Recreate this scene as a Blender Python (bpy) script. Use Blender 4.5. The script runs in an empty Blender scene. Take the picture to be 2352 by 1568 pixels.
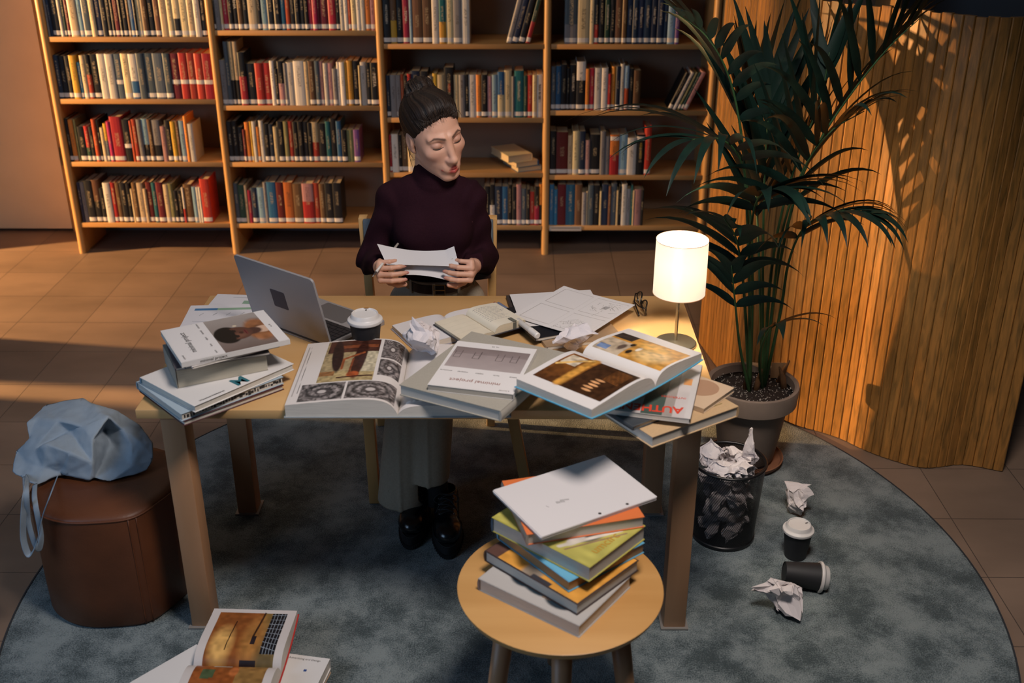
# Library desk at dusk: a woman reading papers at a cluttered table in front of bookcases.
import bpy, bmesh, math, random
import numpy as np
from mathutils import Vector, Matrix

SC = bpy.context.scene
COL = SC.collection
R = math.radians

# ------------------------------------------------------------------ camera, world, lights, exposure
cam = bpy.data.objects.new('camera', bpy.data.cameras.new('camera'))
COL.objects.link(cam)
cam.location = (0.0, 0.0, 2.0627)
cam.rotation_euler = (R(90 - 25.136), 0.0, R(0.46))
cam.data.sensor_width = 36.0
cam.data.lens = 36.0 * 2497.0 / 2352.0
cam.data.dof.use_dof = True
cam.data.dof.focus_distance = 3.45
cam.data.dof.aperture_fstop = 2.8
SC.camera = cam

SC.view_settings.view_transform = 'Standard'
SC.view_settings.look = 'None'
SC.view_settings.gamma = 1.0
SC.view_settings.use_curve_mapping = False
SC.view_settings.exposure = 0.0

world = bpy.data.worlds.new('evening'); SC.world = world
world.use_nodes = True
world.node_tree.nodes['Background'].inputs[0].default_value = (0.30, 0.44, 0.62, 1)
world.node_tree.nodes['Background'].inputs[1].default_value = 0.055

def light(name, kind, loc, target, power, color, size=0.1, size_y=None, angle=None, blend=0.3):
    l = bpy.data.lights.new(name, kind); l.energy = power; l.color = color
    if kind == 'AREA':
        l.size = size
        if size_y: l.shape = 'RECTANGLE'; l.size_y = size_y
    else:
        l.shadow_soft_size = size
        if kind == 'SPOT': l.spot_size = R(angle); l.spot_blend = blend
    o = bpy.data.objects.new(name, l); COL.objects.link(o)
    o.location = loc
    o.rotation_euler = (Vector(target) - Vector(loc)).to_track_quat('-Z', 'Y').to_euler()
    return o

# low warm evening light coming in through the two openings of the left gobo wall
light('evening_light_by_shelves', 'SPOT', (-5.0, 4.8, 1.2), (-1.0, 5.2, 0.75), 1350, (1.0, 0.55, 0.22), size=0.012, angle=64, blend=0.1)
light('evening_light_by_table', 'SPOT', (-7.0, 4.45, 1.5), (1.3, 3.5, 0.25), 6600, (1.0, 0.57, 0.23), size=0.055, angle=20, blend=0.1)
# soft neutral ceiling spot over the table and the rug
light('ceiling_spot', 'SPOT', (0.42, 1.55, 3.1), (0.16, 2.75, 0.35), 250, (1.0, 0.88, 0.82), size=0.32, angle=74, blend=0.6)
# added dim warm fill to brighten the shelves and the door, no fixture there
light('shelf_fill_light', 'AREA', (-1.3, 4.2, 3.0), (-1.7, 5.8, 0.7), 11, (1.0, 0.80, 0.62), size=2.4, size_y=0.5)
# added cool fill standing unseen on the far left, no window there
light('dusk_fill', 'AREA', (-3.2, 0.4, 2.2), (-0.4, 3.2, 0.6), 34, (0.46, 0.68, 1.0), size=1.8, size_y=1.6)

# ------------------------------------------------------------------ helpers
def lin(h):
    h = h.lstrip('#')
    v = [int(h[i:i + 2], 16) / 255 for i in (0, 2, 4)]
    return tuple(c / 12.92 if c <= 0.04045 else ((c + 0.055) / 1.055) ** 2.4 for c in v)

MATS = {}
def mat(name, col, rough=0.5, metal=0.0, noise=0.0, scale=20.0, stretch=(1, 1, 1), col2=None, bump=0.0, bscale=None,
        coat=0.0, spec=0.5, sheen=0.0, trans=0.0, emit=None, estr=0.0, sss=0.0, alpha=1.0, detail=4.0):
    if name in MATS: return MATS[name]
    m = bpy.data.materials.new(name); m.use_nodes = True
    nt = m.node_tree; N = nt.nodes; L = nt.links
    b = N['Principled BSDF']
    c = lin(col) if isinstance(col, str) else col
    b.inputs['Base Color'].default_value = (*c, 1)
    b.inputs['Roughness'].default_value = rough
    b.inputs['Metallic'].default_value = metal
    b.inputs['Specular IOR Level'].default_value = spec
    b.inputs['Coat Weight'].default_value = coat
    b.inputs['Sheen Weight'].default_value = sheen
    b.inputs['Transmission Weight'].default_value = trans
    if sss:
        b.inputs['Subsurface Weight'].default_value = sss
        b.inputs['Subsurface Radius'].default_value = (0.012, 0.005, 0.003)
        b.inputs['Subsurface Scale'].default_value = 0.6
    if emit:
        e = lin(emit) if isinstance(emit, str) else emit
        b.inputs['Emission Color'].default_value = (*e, 1); b.inputs['Emission Strength'].default_value = estr
    if noise or col2 or bump:
        tc = N.new('ShaderNodeTexCoord'); mp = N.new('ShaderNodeMapping')
        mp.inputs['Scale'].default_value = stretch
        L.new(tc.outputs['Object'], mp.inputs[0])
        nz = N.new('ShaderNodeTexNoise'); nz.inputs['Scale'].default_value = scale; nz.inputs['Detail'].default_value = detail
        L.new(mp.outputs[0], nz.inputs['Vector'])
        if noise or col2:
            mix = N.new('ShaderNodeMix'); mix.data_type = 'RGBA'
            c2 = (lin(col2) if isinstance(col2, str) else col2) if col2 else tuple(x * (1 - noise) for x in c)
            c1 = c if col2 else tuple(min(1, x * (1 + noise)) for x in c)
            mix.inputs['A'].default_value = (*c1, 1); mix.inputs['B'].default_value = (*c2, 1)
            mr = N.new('ShaderNodeMapRange'); mr.inputs['From Min'].default_value = 0.32; mr.inputs['From Max'].default_value = 0.68
            L.new(nz.outputs[0], mr.inputs[0]); L.new(mr.outputs[0], mix.inputs['Factor'])
            L.new(mix.outputs['Result'], b.inputs['Base Color'])
        if bump:
            bp = N.new('ShaderNodeBump'); bp.inputs['Strength'].default_value = bump; bp.inputs['Distance'].default_value = 0.004
            if bscale:
                n2 = N.new('ShaderNodeTexNoise'); n2.inputs['Scale'].default_value = bscale; n2.inputs['Detail'].default_value = 3
                L.new(mp.outputs[0], n2.inputs['Vector']); L.new(n2.outputs[0], bp.inputs['Height'])
            else: L.new(nz.outputs[0], bp.inputs['Height'])
            L.new(bp.outputs[0], b.inputs['Normal'])
    MATS[name] = m
    return m

def wood(name, c1, c2, axis='x', rough=0.45, scale=9.0, coat=0.0):
    st = {'x': (0.12, 1.6, 1.6), 'y': (1.6, 0.12, 1.6), 'z': (1.6, 1.6, 0.12)}[axis]
    return mat(name, c1, rough, col2=c2, scale=scale, stretch=st, bump=0.04, coat=coat, detail=6)

def print_mat(name='printed_paper', rough=0.35, spec=0.4):
    if name in MATS: return MATS[name]
    m = bpy.data.materials.new(name); m.use_nodes = True
    b = m.node_tree.nodes['Principled BSDF']
    a = m.node_tree.nodes.new('ShaderNodeVertexColor'); a.layer_name = 'Col'
    m.node_tree.links.new(a.outputs[0], b.inputs['Base Color'])
    b.inputs['Roughness'].default_value = rough; b.inputs['Specular IOR Level'].default_value = spec
    MATS[name] = m
    return m

def tag(o, label=None, cat=None, group=None, kind=None):
    if label: o['label'] = label
    if cat: o['category'] = cat
    if group: o['group'] = group
    if kind: o['kind'] = kind
    return o

def thing(name, label, cat, loc=(0, 0, 0), rotz=0.0, group=None, rot=None):
    o = bpy.data.objects.new(name, None); COL.objects.link(o)
    o.empty_display_size = 0.05
    o.location = loc
    o.rotation_euler = rot if rot else (0, 0, rotz)
    return tag(o, label, cat, group)

def link_mesh(name, me, m, parent=None, smooth=False, loc=None, rot=None, label=None):
    if m is not None:
        for x in (m if isinstance(m, (list, tuple)) else [m]): me.materials.append(x)
    if smooth:
        me.polygons.foreach_set('use_smooth', [True] * len(me.polygons))
    o = bpy.data.objects.new(name, me); COL.objects.link(o)
    if parent: o.parent = parent
    if loc: o.location = loc
    if rot: o.rotation_euler = rot
    if label: o['label'] = label
    return o

def pmesh(name, verts, faces, m, parent=None, smooth=False, mi=None, **k):
    me = bpy.data.meshes.new(name)
    if isinstance(verts, np.ndarray): verts = verts.tolist()
    if isinstance(faces, np.ndarray): faces = faces.tolist()
    me.from_pydata(verts, [], faces); me.update()
    if mi is not None: me.polygons.foreach_set('material_index', mi)
    return link_mesh(name, me, m, parent, smooth, **k)

class MB:
    """collects shapes into one mesh"""
    def __init__(s): s.v = []; s.f = []; s.m = []
    def add(s, v, f, mi=0, mx=None):
        n = len(s.v)
        for p in v:
            p = Vector(p)
            s.v.append(tuple(mx @ p) if mx else tuple(p))
        s.f += [[i + n for i in q] for q in f]; s.m += [mi] * len(f)
    def box(s, size, c=(0, 0, 0), mi=0, mx=None, bevel=0.0, seg=2):
        if bevel:
            bm = bmesh.new(); bmesh.ops.create_cube(bm, size=1)
            bmesh.ops.scale(bm, vec=size, verts=bm.verts)
            bmesh.ops.bevel(bm, geom=bm.edges[:], offset=bevel, segments=seg, profile=0.5, affect='EDGES')
            bmesh.ops.translate(bm, vec=c, verts=bm.verts)
            s.bm(bm, mi, mx); return
        x, y, z = size[0] / 2, size[1] / 2, size[2] / 2
        v = [(c[0] + a * x, c[1] + b * y, c[2] + d * z) for a in (-1, 1) for b in (-1, 1) for d in (-1, 1)]
        s.add(v, [(0, 1, 3, 2), (4, 6, 7, 5), (0, 4, 5, 1), (2, 3, 7, 6), (0, 2, 6, 4), (1, 5, 7, 3)], mi, mx)
    def bm(s, bm, mi=0, mx=None):
        bm.verts.index_update()
        s.add([v.co.copy() for v in bm.verts], [[v.index for v in f.verts] for f in bm.faces], mi, mx); bm.free()
    def prism(s, poly, z0, z1, mi=0, mx=None):
        n = len(poly)
        v = [(p[0], p[1], z0) for p in poly] + [(p[0], p[1], z1) for p in poly]
        f = [list(range(n))[::-1], list(range(n, 2 * n))] + [(i, (i + 1) % n, n + (i + 1) % n, n + i) for i in range(n)]
        s.add(v, f, mi, mx)
    def lathe(s, prof, n=40, mi=0, mx=None, closed=False):
        v = []; f = []; k = len(prof)
        for r, z in prof:
            for i in range(n):
                a = 2 * math.pi * i / n; v.append((r * math.cos(a), r * math.sin(a), z))
        for j in range(k if closed else k - 1):
            for i in range(n):
                j2 = (j + 1) % k
                f.append((j * n + i, j * n + (i + 1) % n, j2 * n + (i + 1) % n, j2 * n + i))
        if not closed:
            if prof[0][0] > 1e-6: f.append([i for i in range(n)][::-1])
            if prof[-1][0] > 1e-6: f.append([(k - 1) * n + i for i in range(n)])
        s.add(v, f, mi, mx)
    def tube(s, pts, rad, n=8, mi=0, mx=None, cap=True, flat=1.0):
        pts = [Vector(p) for p in pts]; k = len(pts)
        rs = rad if isinstance(rad, (list, tuple, np.ndarray)) else [rad] * k
        v = []; f = []; up = None
        for i, p in enumerate(pts):
            t = (pts[min(i + 1, k - 1)] - pts[max(i - 1, 0)]).normalized()
            if up is None:
                up = Vector((0, 0, 1)) if abs(t.z) < 0.9 else Vector((1, 0, 0))
            a = t.cross(up)
            if a.length < 1e-6: a = t.cross(Vector((0, 1, 0)))
            a.normalize(); b = a.cross(t).normalized(); up = b
            for j in range(n):
                w = 2 * math.pi * j / n
                v.append(p + (a * math.cos(w) + b * math.sin(w) * flat) * rs[i])
        for i in range(k - 1):
            for j in range(n):
                f.append((i * n + j, i * n + (j + 1) % n, (i + 1) * n + (j + 1) % n, (i + 1) * n + j))
        if cap:
            f.append(list(range(n))[::-1]); f.append([(k - 1) * n + j for j in range(n)])
        s.add(v, f, mi, mx)
    def build(s, name, m, parent=None, smooth=False, auto=None, **k):
        o = pmesh(name, s.v, s.f, m, parent, smooth, mi=s.m if any(s.m) else None, **k)
        bm = bmesh.new(); bm.from_mesh(o.data); bmesh.ops.recalc_face_normals(bm, faces=bm.faces); bm.to_mesh(o.data); bm.free()
        if auto:
            o.data.polygons.foreach_set('use_smooth', [True] * len(o.data.polygons))
            o.data.set_sharp_from_angle(angle=R(auto))
        return o

def boxo(name, size, c, m, parent=None, bevel=0.0, **k):
    b = MB(); b.box(size, c, bevel=bevel); return b.build(name, m, parent, auto=35 if bevel else None, **k)

def spline(pts, n):
    """Catmull-Rom through pts -> n points (numpy)"""
    P = np.array(pts, float); k = len(P)
    P = np.vstack([2 * P[0] - P[1], P, 2 * P[-1] - P[-2]])
    out = []
    for t in np.linspace(0, k - 1 - 1e-9, n):
        i = int(t); u = t - i
        a, b, c, d = P[i], P[i + 1], P[i + 2], P[i + 3]
        out.append(0.5 * ((2 * b) + (c - a) * u + (2 * a - 5 * b + 4 * c - d) * u * u + (3 * b - a - 3 * c + d) * u ** 3))
    return np.array(out)

# --- pictures printed on pages: a fine mesh carrying a printed colour per vertex
def vnoise(U, V, su, sv, seed):
    rg = np.random.RandomState(seed); g = rg.rand(sv + 2, su + 2)
    x = np.clip(U, 0, .9999) * su; y = np.clip(V, 0, .9999) * sv
    i = x.astype(int); j = y.astype(int); a = x - i; b = y - j
    a = a * a * (3 - 2 * a); b = b * b * (3 - 2 * b)
    return (g[j, i] * (1 - a) + g[j, i + 1] * a) * (1 - b) + (g[j + 1, i] * (1 - a) + g[j + 1, i + 1] * a) * b

class Img:
    def __init__(s, nu, nv, bg):
        s.U, s.V = np.meshgrid(np.linspace(0, 1, nu), np.linspace(0, 1, nv))
        s.c = np.ones((nv, nu, 3)) * np.array(lin(bg)); s.nu, s.nv = nu, nv
    def paint(s, mask, col):
        mask = np.clip(mask, 0, 1)[..., None]
        s.c = s.c * (1 - mask) + np.array(lin(col) if isinstance(col, str) else col) * mask
    def rect(s, u0, v0, u1, v1, col): s.paint(((s.U >= u0) & (s.U <= u1) & (s.V >= v0) & (s.V <= v1)).astype(float), col)
    def ell(s, u, v, ru, rv, col, soft=0.15, ang=0.0):
        x = s.U - u; y = s.V - v; ca, sa = math.cos(ang), math.sin(ang)
        d = np.sqrt(((x * ca + y * sa) / ru) ** 2 + ((-x * sa + y * ca) / rv) ** 2)
        s.paint((1 - d) / soft + 0.5, col)
    def line(s, u0, v0, u1, v1, w, col, asp=1.0):
        x = s.U - u0; y = (s.V - v0) * asp; dx = u1 - u0; dy = (v1 - v0) * asp
        t = np.clip((x * dx + y * dy) / (dx * dx + dy * dy + 1e-9), 0, 1)
        d = np.hypot(x - t * dx, y - t * dy)
        s.paint((w - d) / (w * 0.6) + 0.5, col)
    def grad(s, u0, v0, u1, v1, ca, cb, horiz=True):
        m = (s.U >= u0) & (s.U <= u1) & (s.V >= v0) & (s.V <= v1)
        t = ((s.U - u0) / (u1 - u0) if horiz else (s.V - v0) / (v1 - v0))[..., None]
        g = np.array(lin(ca)) * (1 - t) + np.array(lin(cb)) * t
        s.c = np.where(m[..., None], g, s.c)
    def noise(s, amt, su, sv, seed, mask=None):
        n = 1 + amt * (2 * vnoise(s.U, s.V, su, sv, seed) - 1)
        if mask is None: s.c = s.c * n[..., None]
        else: s.c = np.where(mask[..., None], s.c * n[..., None], s.c)
        s.c = np.clip(s.c, 0, 1)

def picture(name, img, P, parent, rough=0.35, m=None, label=None):
    """img colours over surface P(U,V) -> (nv,nu,3) positions in the parent's space"""
    X = P(img.U, img.V).reshape(-1, 3)
    nu, nv = img.nu, img.nv
    idx = np.arange(nu * nv).reshape(nv, nu)
    f = np.stack([idx[:-1, :-1], idx[:-1, 1:], idx[1:, 1:], idx[1:, :-1]], -1).reshape(-1, 4)
    me = bpy.data.meshes.new(name); me.from_pydata(X.tolist(), [], f.tolist()); me.update()
    ca = me.color_attributes.new('Col', 'FLOAT_COLOR', 'POINT')
    ca.data.foreach_set('color', np.concatenate([img.c.reshape(-1, 3), np.ones((nu * nv, 1))], 1).ravel().astype(np.float32))
    return link_mesh(name, me, m or print_mat('print_%d' % int(rough * 100), rough), parent, True, label=label)

def flat(x0, y0, x1, y1, z):
    return lambda U, V: np.stack([x0 + (x1 - x0) * U, y0 + (y1 - y0) * V, np.full_like(U, z)], -1)

def text(name, body, size, mx, m, parent, align='CENTER', depth=0.0002, shear=0.0, bold=0.0):
    cu = bpy.data.curves.new(name, 'FONT'); cu.body = body; cu.size = size; cu.align_x = align; cu.align_y = 'CENTER'
    cu.extrude = depth; cu.shear = shear; cu.offset = bold; cu.resolution_u = 3
    t = bpy.data.objects.new(name, cu)
    me = bpy.data.meshes.new_from_object(t)
    bpy.data.objects.remove(t); bpy.data.curves.remove(cu)
    me.transform(mx)
    me.materials.clear()
    return link_mesh(name, me, m, parent)

# --- surface nets for organic shapes
def surfnets(fn, lo, hi, h, newton=2):
    lo = np.array(lo, float); hi = np.array(hi, float)
    n = np.ceil((hi - lo) / h).astype(int) + 1
    ax = [lo[i] + h * np.arange(n[i]) for i in range(3)]
    G = np.stack(np.meshgrid(*ax, indexing='ij'), -1)
    F = np.empty(n)
    for i in range(0, n[0], 24): F[i:i + 24] = fn(G[i:i + 24])
    S = F < 0
    acc = np.zeros((n[0] - 1, n[1] - 1, n[2] - 1, 3)); cnt = np.zeros(acc.shape[:3])
    co = [(a, b, c) for a in (0, 1) for b in (0, 1) for c in (0, 1)]
    def sl(A, o): return A[o[0]:A.shape[0] - 1 + o[0], o[1]:A.shape[1] - 1 + o[1], o[2]:A.shape[2] - 1 + o[2]]
    for o in co:
        for d in range(3):
            if o[d]: continue
            q = list(o); q[d] = 1
            a = sl(F, o); b = sl(F, q); m = (a < 0) != (b < 0)
            t = np.where(m, a / np.where(np.abs(a - b) < 1e-12, 1, a - b), 0)
            for k in range(3): acc[..., k] += m * (o[k] + (t if k == d else 0))
            cnt += m
    act = cnt > 0
    ids = -np.ones(act.shape, int); ids[act] = np.arange(act.sum())
    I = np.argwhere(act)
    V = lo + h * (I + acc[act] / cnt[act][:, None])
    faces = []
    for d in range(3):
        u, w = (d + 1) % 3, (d + 2) % 3
        slc = [slice(1, -1)] * 3; slc[d] = slice(0, -1)
        slc2 = [slice(1, -1)] * 3; slc2[d] = slice(1, None)
        a = S[tuple(slc)]; b = S[tuple(slc2)]
        E = np.argwhere(a != b)
        if not len(E): continue
        sgn = a[tuple(E.T)]
        base = E.copy(); base[:, u] += 1; base[:, w] += 1
        def cell(du, dw):
            c = base.copy(); c[:, u] -= du; c[:, w] -= dw
            return ids[c[:, 0], c[:, 1], c[:, 2]]
        q = np.stack([cell(1, 1), cell(0, 1), cell(0, 0), cell(1, 0)], 1)
        q[~sgn] = q[~sgn][:, ::-1]
        faces.append(q)
    Fc = np.concatenate(faces)
    e = h * 0.25
    for _ in range(newton):
        f0 = fn(V)
        g = np.stack([fn(V + np.eye(3)[k] * e) - fn(V - np.eye(3)[k] * e) for k in range(3)], -1) / (2 * e)
        g2 = (g * g).sum(-1) + 1e-6
        st = np.clip(f0 / g2, -h * .6, h * .6)
        V = V - g * st[:, None]
    return V, Fc

def smin(a, b, k):
    h = np.clip(0.5 + 0.5 * (b - a) / k, 0, 1)
    return b * (1 - h) + a * h - k * h * (1 - h)
def smax(a, b, k): return -smin(-a, -b, k)
def ell(P, c, r):
    q = (P - np.array(c)) / np.array(r)
    k0 = np.sqrt((q * q).sum(-1)) + 1e-9; k1 = np.sqrt(((q / np.array(r)) ** 2).sum(-1)) + 1e-9
    return k0 * (k0 - 1) / k1
def cone(P, a, b, ra, rb):
    a = np.array(a, float); b = np.array(b, float); d = b - a
    t = np.clip(((P - a) @ d) / (d @ d), 0, 1)
    return np.sqrt((((P - a) - t[..., None] * d) ** 2).sum(-1)) - (ra + (rb - ra) * t)
def chain(P, pts, rs, k=0.004):
    o = None
    for i in range(len(pts) - 1):
        c = cone(P, pts[i], pts[i + 1], rs[i], rs[i + 1])
        o = c if o is None else smin(o, c, k)
    return o
def sbox(P, c, half, r):
    q = np.abs(P - np.array(c)) - (np.array(half) - r)
    return np.sqrt((np.maximum(q, 0) ** 2).sum(-1)) + np.minimum(q.max(-1), 0) - r

def put_colors(o, C):
    ca = o.data.color_attributes.new('Col', 'FLOAT_COLOR', 'POINT')
    ca.data.foreach_set('color', np.concatenate([C, np.ones((len(C), 1))], 1).ravel().astype(np.float32))

def mx_to(o, x, y, z):
    """matrix with origin o and the columns x,y,z"""
    return Matrix(((x[0], y[0], z[0], o[0]), (x[1], y[1], z[1], o[1]), (x[2], y[2], z[2], o[2]), (0, 0, 0, 1)))

# camera ray tools (only used to read off where a thing seen in the photograph stands on a known plane)
_p, _y = R(25.136), R(-0.46)
_f = np.array([math.sin(_y) * math.cos(_p), math.cos(_y) * math.cos(_p), -math.sin(_p)])
_r = np.array([math.cos(_y), -math.sin(_y), 0.0]); _d = np.cross(_f, _r)
_c = np.array([0, 0, 2.0627])
def ray(px, py): return _r * (px - 1176) / 2497 + _d * (py - 784) / 2497 + _f
def at_z(px, py, z): d = ray(px, py); return _c + d * (z - _c[2]) / d[2]
def at_y(px, py, y): d = ray(px, py); return _c + d * y / d[1]
# ------------------------------------------------------------------ setting
def tile_mat():
    m = bpy.data.materials.new('floor_tile'); m.use_nodes = True
    nt = m.node_tree; N = nt.nodes; L = nt.links; b = N['Principled BSDF']
    tc = N.new('ShaderNodeTexCoord'); mp = N.new('ShaderNodeMapping')
    mp.inputs['Location'].default_value = (-0.178 / 0.3138 + 10, -4.9 / 0.3125 + 20, 0)
    mp.inputs['Scale'].default_value = (1 / 0.3138, 1 / 0.3125, 1)
    L.new(tc.outputs['Object'], mp.inputs[0])
    br = N.new('ShaderNodeTexBrick'); br.offset = 0.0; br.inputs['Scale'].default_value = 1
    br.inputs['Brick Width'].default_value = 1; br.inputs['Row Height'].default_value = 1
    br.inputs['Mortar Size'].default_value = 0.006; br.inputs['Mortar Smooth'].default_value = 0.4
    br.inputs['Color1'].default_value = (*lin('86705f'), 1); br.inputs['Color2'].default_value = (*lin('7c6858'), 1)
    br.inputs['Mortar'].default_value = (*lin('4c4038'), 1)
    L.new(mp.outputs[0], br.inputs['Vector'])
    nz = N.new('ShaderNodeTexNoise'); nz.inputs['Scale'].default_value = 2.2; nz.inputs['Detail'].default_value = 8
    m2 = N.new('ShaderNodeMapping'); m2.inputs['Scale'].default_value = (1, 2.2, 1)
    L.new(tc.outputs['Object'], m2.inputs[0]); L.new(m2.outputs[0], nz.inputs['Vector'])
    mx = N.new('ShaderNodeMix'); mx.data_type = 'RGBA'; mx.blend_type = 'MULTIPLY'; mx.inputs['Factor'].default_value = 0.55
    rp = N.new('ShaderNodeMapRange'); rp.inputs['From Min'].default_value = 0.3; rp.inputs['From Max'].default_value = 0.7
    rp.inputs['To Min'].default_value = 0.55; rp.inputs['To Max'].default_value = 1.15
    L.new(nz.outputs[0], rp.inputs[0]); L.new(br.outputs['Color'], mx.inputs['A']); L.new(rp.outputs[0], mx.inputs['B'])
    L.new(mx.outputs['Result'], b.inputs['Base Color'])
    b.inputs['Roughness'].default_value = 0.55
    bp = N.new('ShaderNodeBump'); bp.inputs['Strength'].default_value = 0.25; bp.inputs['Distance'].default_value = 0.002; bp.invert = True
    L.new(br.outputs['Fac'], bp.inputs['Height']); L.new(bp.outputs[0], b.inputs['Normal'])
    return m

tag(pmesh('floor', [(-5, -0.8, 0), (3.4, -0.8, 0), (3.4, 6.2, 0), (-5, 6.2, 0)], [(0, 1, 2, 3)], tile_mat()), kind='structure')
M_wall = mat('grey_wall_paint', '6f7880', 0.9, noise=0.05, scale=3)
tag(boxo('wall_back', (5.9, 0.1, 3.2), (0.45, 5.93, 1.6), M_wall), kind='structure')
# flush cream door beside the bookcase, a finger above the floor
M_door = mat('cream_door', 'd6c3a2', 0.55, noise=0.04, scale=5)
d = tag(boxo('door_1', (1.6, 0.05, 2.5), (-3.345, 5.87, 1.27), M_door), kind='structure')
b = MB()
for z in (0.44,): b.lathe([(0.0, -0.05), (0.008, -0.05), (0.008, 0.05), (0, 0.05)], 12, mx=Matrix.Translation((-2.53, 5.84, z)))
b.build('door_hinge', mat('hinge_steel', '6a6258', 0.35, 0.9), d, auto=40)
tag(boxo('trim_1', (0.05, 0.07, 2.6), (-2.515, 5.88, 1.3), mat('door_frame_wood', 'a07a4c', 0.5, noise=0.1)), kind='structure')
tag(boxo('wall_rear_left', (1.5, 0.08, 3.2), (-3.25, 5.96, 1.6), M_wall), kind='structure')
tag(boxo('wall_right', (0.08, 7.0, 3.2), (3.44, 2.7, 1.6), mat('dark_wall', '2c2f33', 0.9, noise=0.05)), kind='structure')
# unseen left wall added as a gobo, its two openings shape the evening beams
b = MB()
WX = -3.9
for y0, y1, z0, z1 in ((1.6, 4.072, 0, 3.2), (4.072, 4.155, 0, 0.3), (4.072, 4.155, 2.0, 3.2), (4.155, 4.64, 0, 3.2), (4.64, 5.185, 0, 0.2), (4.64, 5.185, 2.05, 3.2), (5.185, 5.9, 0, 3.2)):
    b.box((0.06, y1 - y0, z1 - z0), (WX - 0.03, (y0 + y1) / 2, (z0 + z1) / 2))
tag(b.build('gobo_wall_left', M_wall), kind='structure')

# ------------------------------------------------------------------ rug
def rug_mat():
    m = bpy.data.materials.new('rug_pile'); m.use_nodes = True
    nt = m.node_tree; N = nt.nodes; L = nt.links; b = N['Principled BSDF']
    tc = N.new('ShaderNodeTexCoord')
    def nz(s, d, o=None):
        n = N.new('ShaderNodeTexNoise'); n.inputs['Scale'].default_value = s; n.inputs['Detail'].default_value = d
        L.new(tc.outputs['Object'], n.inputs['Vector']); return n
    a = nz(7.5, 7); f = nz(260, 2); mid = nz(38, 3)
    ad = N.new('ShaderNodeMath'); ad.operation = 'MULTIPLY_ADD'; ad.inputs[1].default_value = 0.75
    L.new(f.outputs[0], ad.inputs[0]); L.new(a.outputs[0], ad.inputs[2])
    ad2 = N.new('ShaderNodeMath'); ad2.operation = 'MULTIPLY_ADD'; ad2.inputs[1].default_value = 0.3
    L.new(mid.outputs[0], ad2.inputs[0]); L.new(ad.outputs[0], ad2.inputs[2])
    rp = N.new('ShaderNodeValToRGB'); e = rp.color_ramp.elements
    e[0].position = 0.69; e[0].color = (*lin('3b4648'), 1)
    e[1].position = 0.94; e[1].color = (*lin('7c8686'), 1)
    x = e.new(0.80); x.color = (*lin('5c6769'), 1)
    sc_ = N.new('ShaderNodeMath'); sc_.operation = 'MULTIPLY'; sc_.inputs[1].default_value = 0.8; L.new(ad2.outputs[0], sc_.inputs[0]); L.new(sc_.outputs[0], rp.inputs[0]); L.new(rp.outputs[0], b.inputs['Base Color'])
    b.inputs['Roughness'].default_value = 1.0; b.inputs['Specular IOR Level'].default_value = 0.1
    b.inputs['Sheen Weight'].default_value = 0.25
    bp = N.new('ShaderNodeBump'); bp.inputs['Strength'].default_value = 0.55; bp.inputs['Distance'].default_value = 0.006
    L.new(f.outputs[0], bp.inputs['Height']); L.new(bp.outputs[0], b.inputs['Normal'])
    return m
rug = thing('round_rug', 'large round mottled blue-grey pile rug under the table', 'rug', (-0.035, 2.679, 0))
b = MB(); b.lathe([(0.0, 0.011), (1.0, 0.011), (1.425, 0.011), (1.436, 0.009)], 160); b.build('pile', rug_mat(), rug, auto=30)
b = MB(); b.lathe([(1.434, 0.0005), (1.436, 0.011), (1.441, 0.010), (1.444, 0.0005)], 160, closed=True)
b.build('bound_edge', mat('rug_binding', '2a2d31', 0.9), rug, auto=60)

# ------------------------------------------------------------------ bookcases
M_bc = wood('birch_shelf', 'c99b62', 'b98a52', 'x', 0.45, 8)
M_bcv = wood('birch_upright', 'd2a468', 'c0935a', 'z', 0.4, 8)
M_bcb = mat('shelf_back', '8f7a66', 0.7, noise=0.06, scale=4)
YB, U0, UP = 5.492, -2.363, 0.8319
bcase = thing('bookcase', 'long wooden bookcase of four bays filled with books behind the woman', 'bookcase', (0, 0, 0))
def upright(parent, x, name='upright'):
    bm = bmesh.new(); w, dep, h = 0.036, 0.33, 1.75
    bmesh.ops.create_cube(bm, size=1); bmesh.ops.scale(bm, vec=(w, dep, h), verts=bm.verts)
    ed = [e for e in bm.edges if all(v.co.y < 0 for v in e.verts) and abs(e.verts[0].co.z - e.verts[1].co.z) > 1]
    bmesh.ops.bevel(bm, geom=ed, offset=0.0165, segments=5, profile=0.5, affect='EDGES')
    bmesh.ops.translate(bm, vec=(x, YB + dep / 2, h / 2), verts=bm.verts)
    q = MB(); q.bm(bm); q.build(name, M_bcv, parent, auto=40)
for i in range(5): upright(bcase, U0 + UP * i)
# shelf top heights: row 0..3 from top, per bay
SHELF = [[1.140, 0.832, 0.505, 0.172], [1.172, 0.800, 0.505, 0.170], [1.108, 0.740, 0.452, 0.163], [1.108, 0.778, 0.440, 0.163], [1.17, 0.80, 0.505, 0.165]]
def bay(parent, i, x0, x1):
    w = x1 - x0
    for z in SHELF[i] + [1.52]:
        boxo('shelf', (w, 0.30, 0.024), ((x0 + x1) / 2, YB + 0.006 + 0.15, z - 0.012), M_bc, parent, bevel=0.0015)
    boxo('back_panel', (w, 0.008, 1.66), ((x0 + x1) / 2, YB + 0.318, 0.92), M_bcb, parent)
for i in range(4): bay(bcase, i, U0 + UP * i + 0.018, U0 + UP * (i + 1) - 0.018)
bcase2 = thing('bookcase', 'narrow run of bookcase standing behind the palm and the slatted screen', 'bookcase', (0, 0, 0))
X5 = U0 + UP * 4 + 0.040
upright(bcase2, X5); upright(bcase2, X5 + UP); bay(bcase2, 4, X5 + 0.018, X5 + UP - 0.018)
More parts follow.
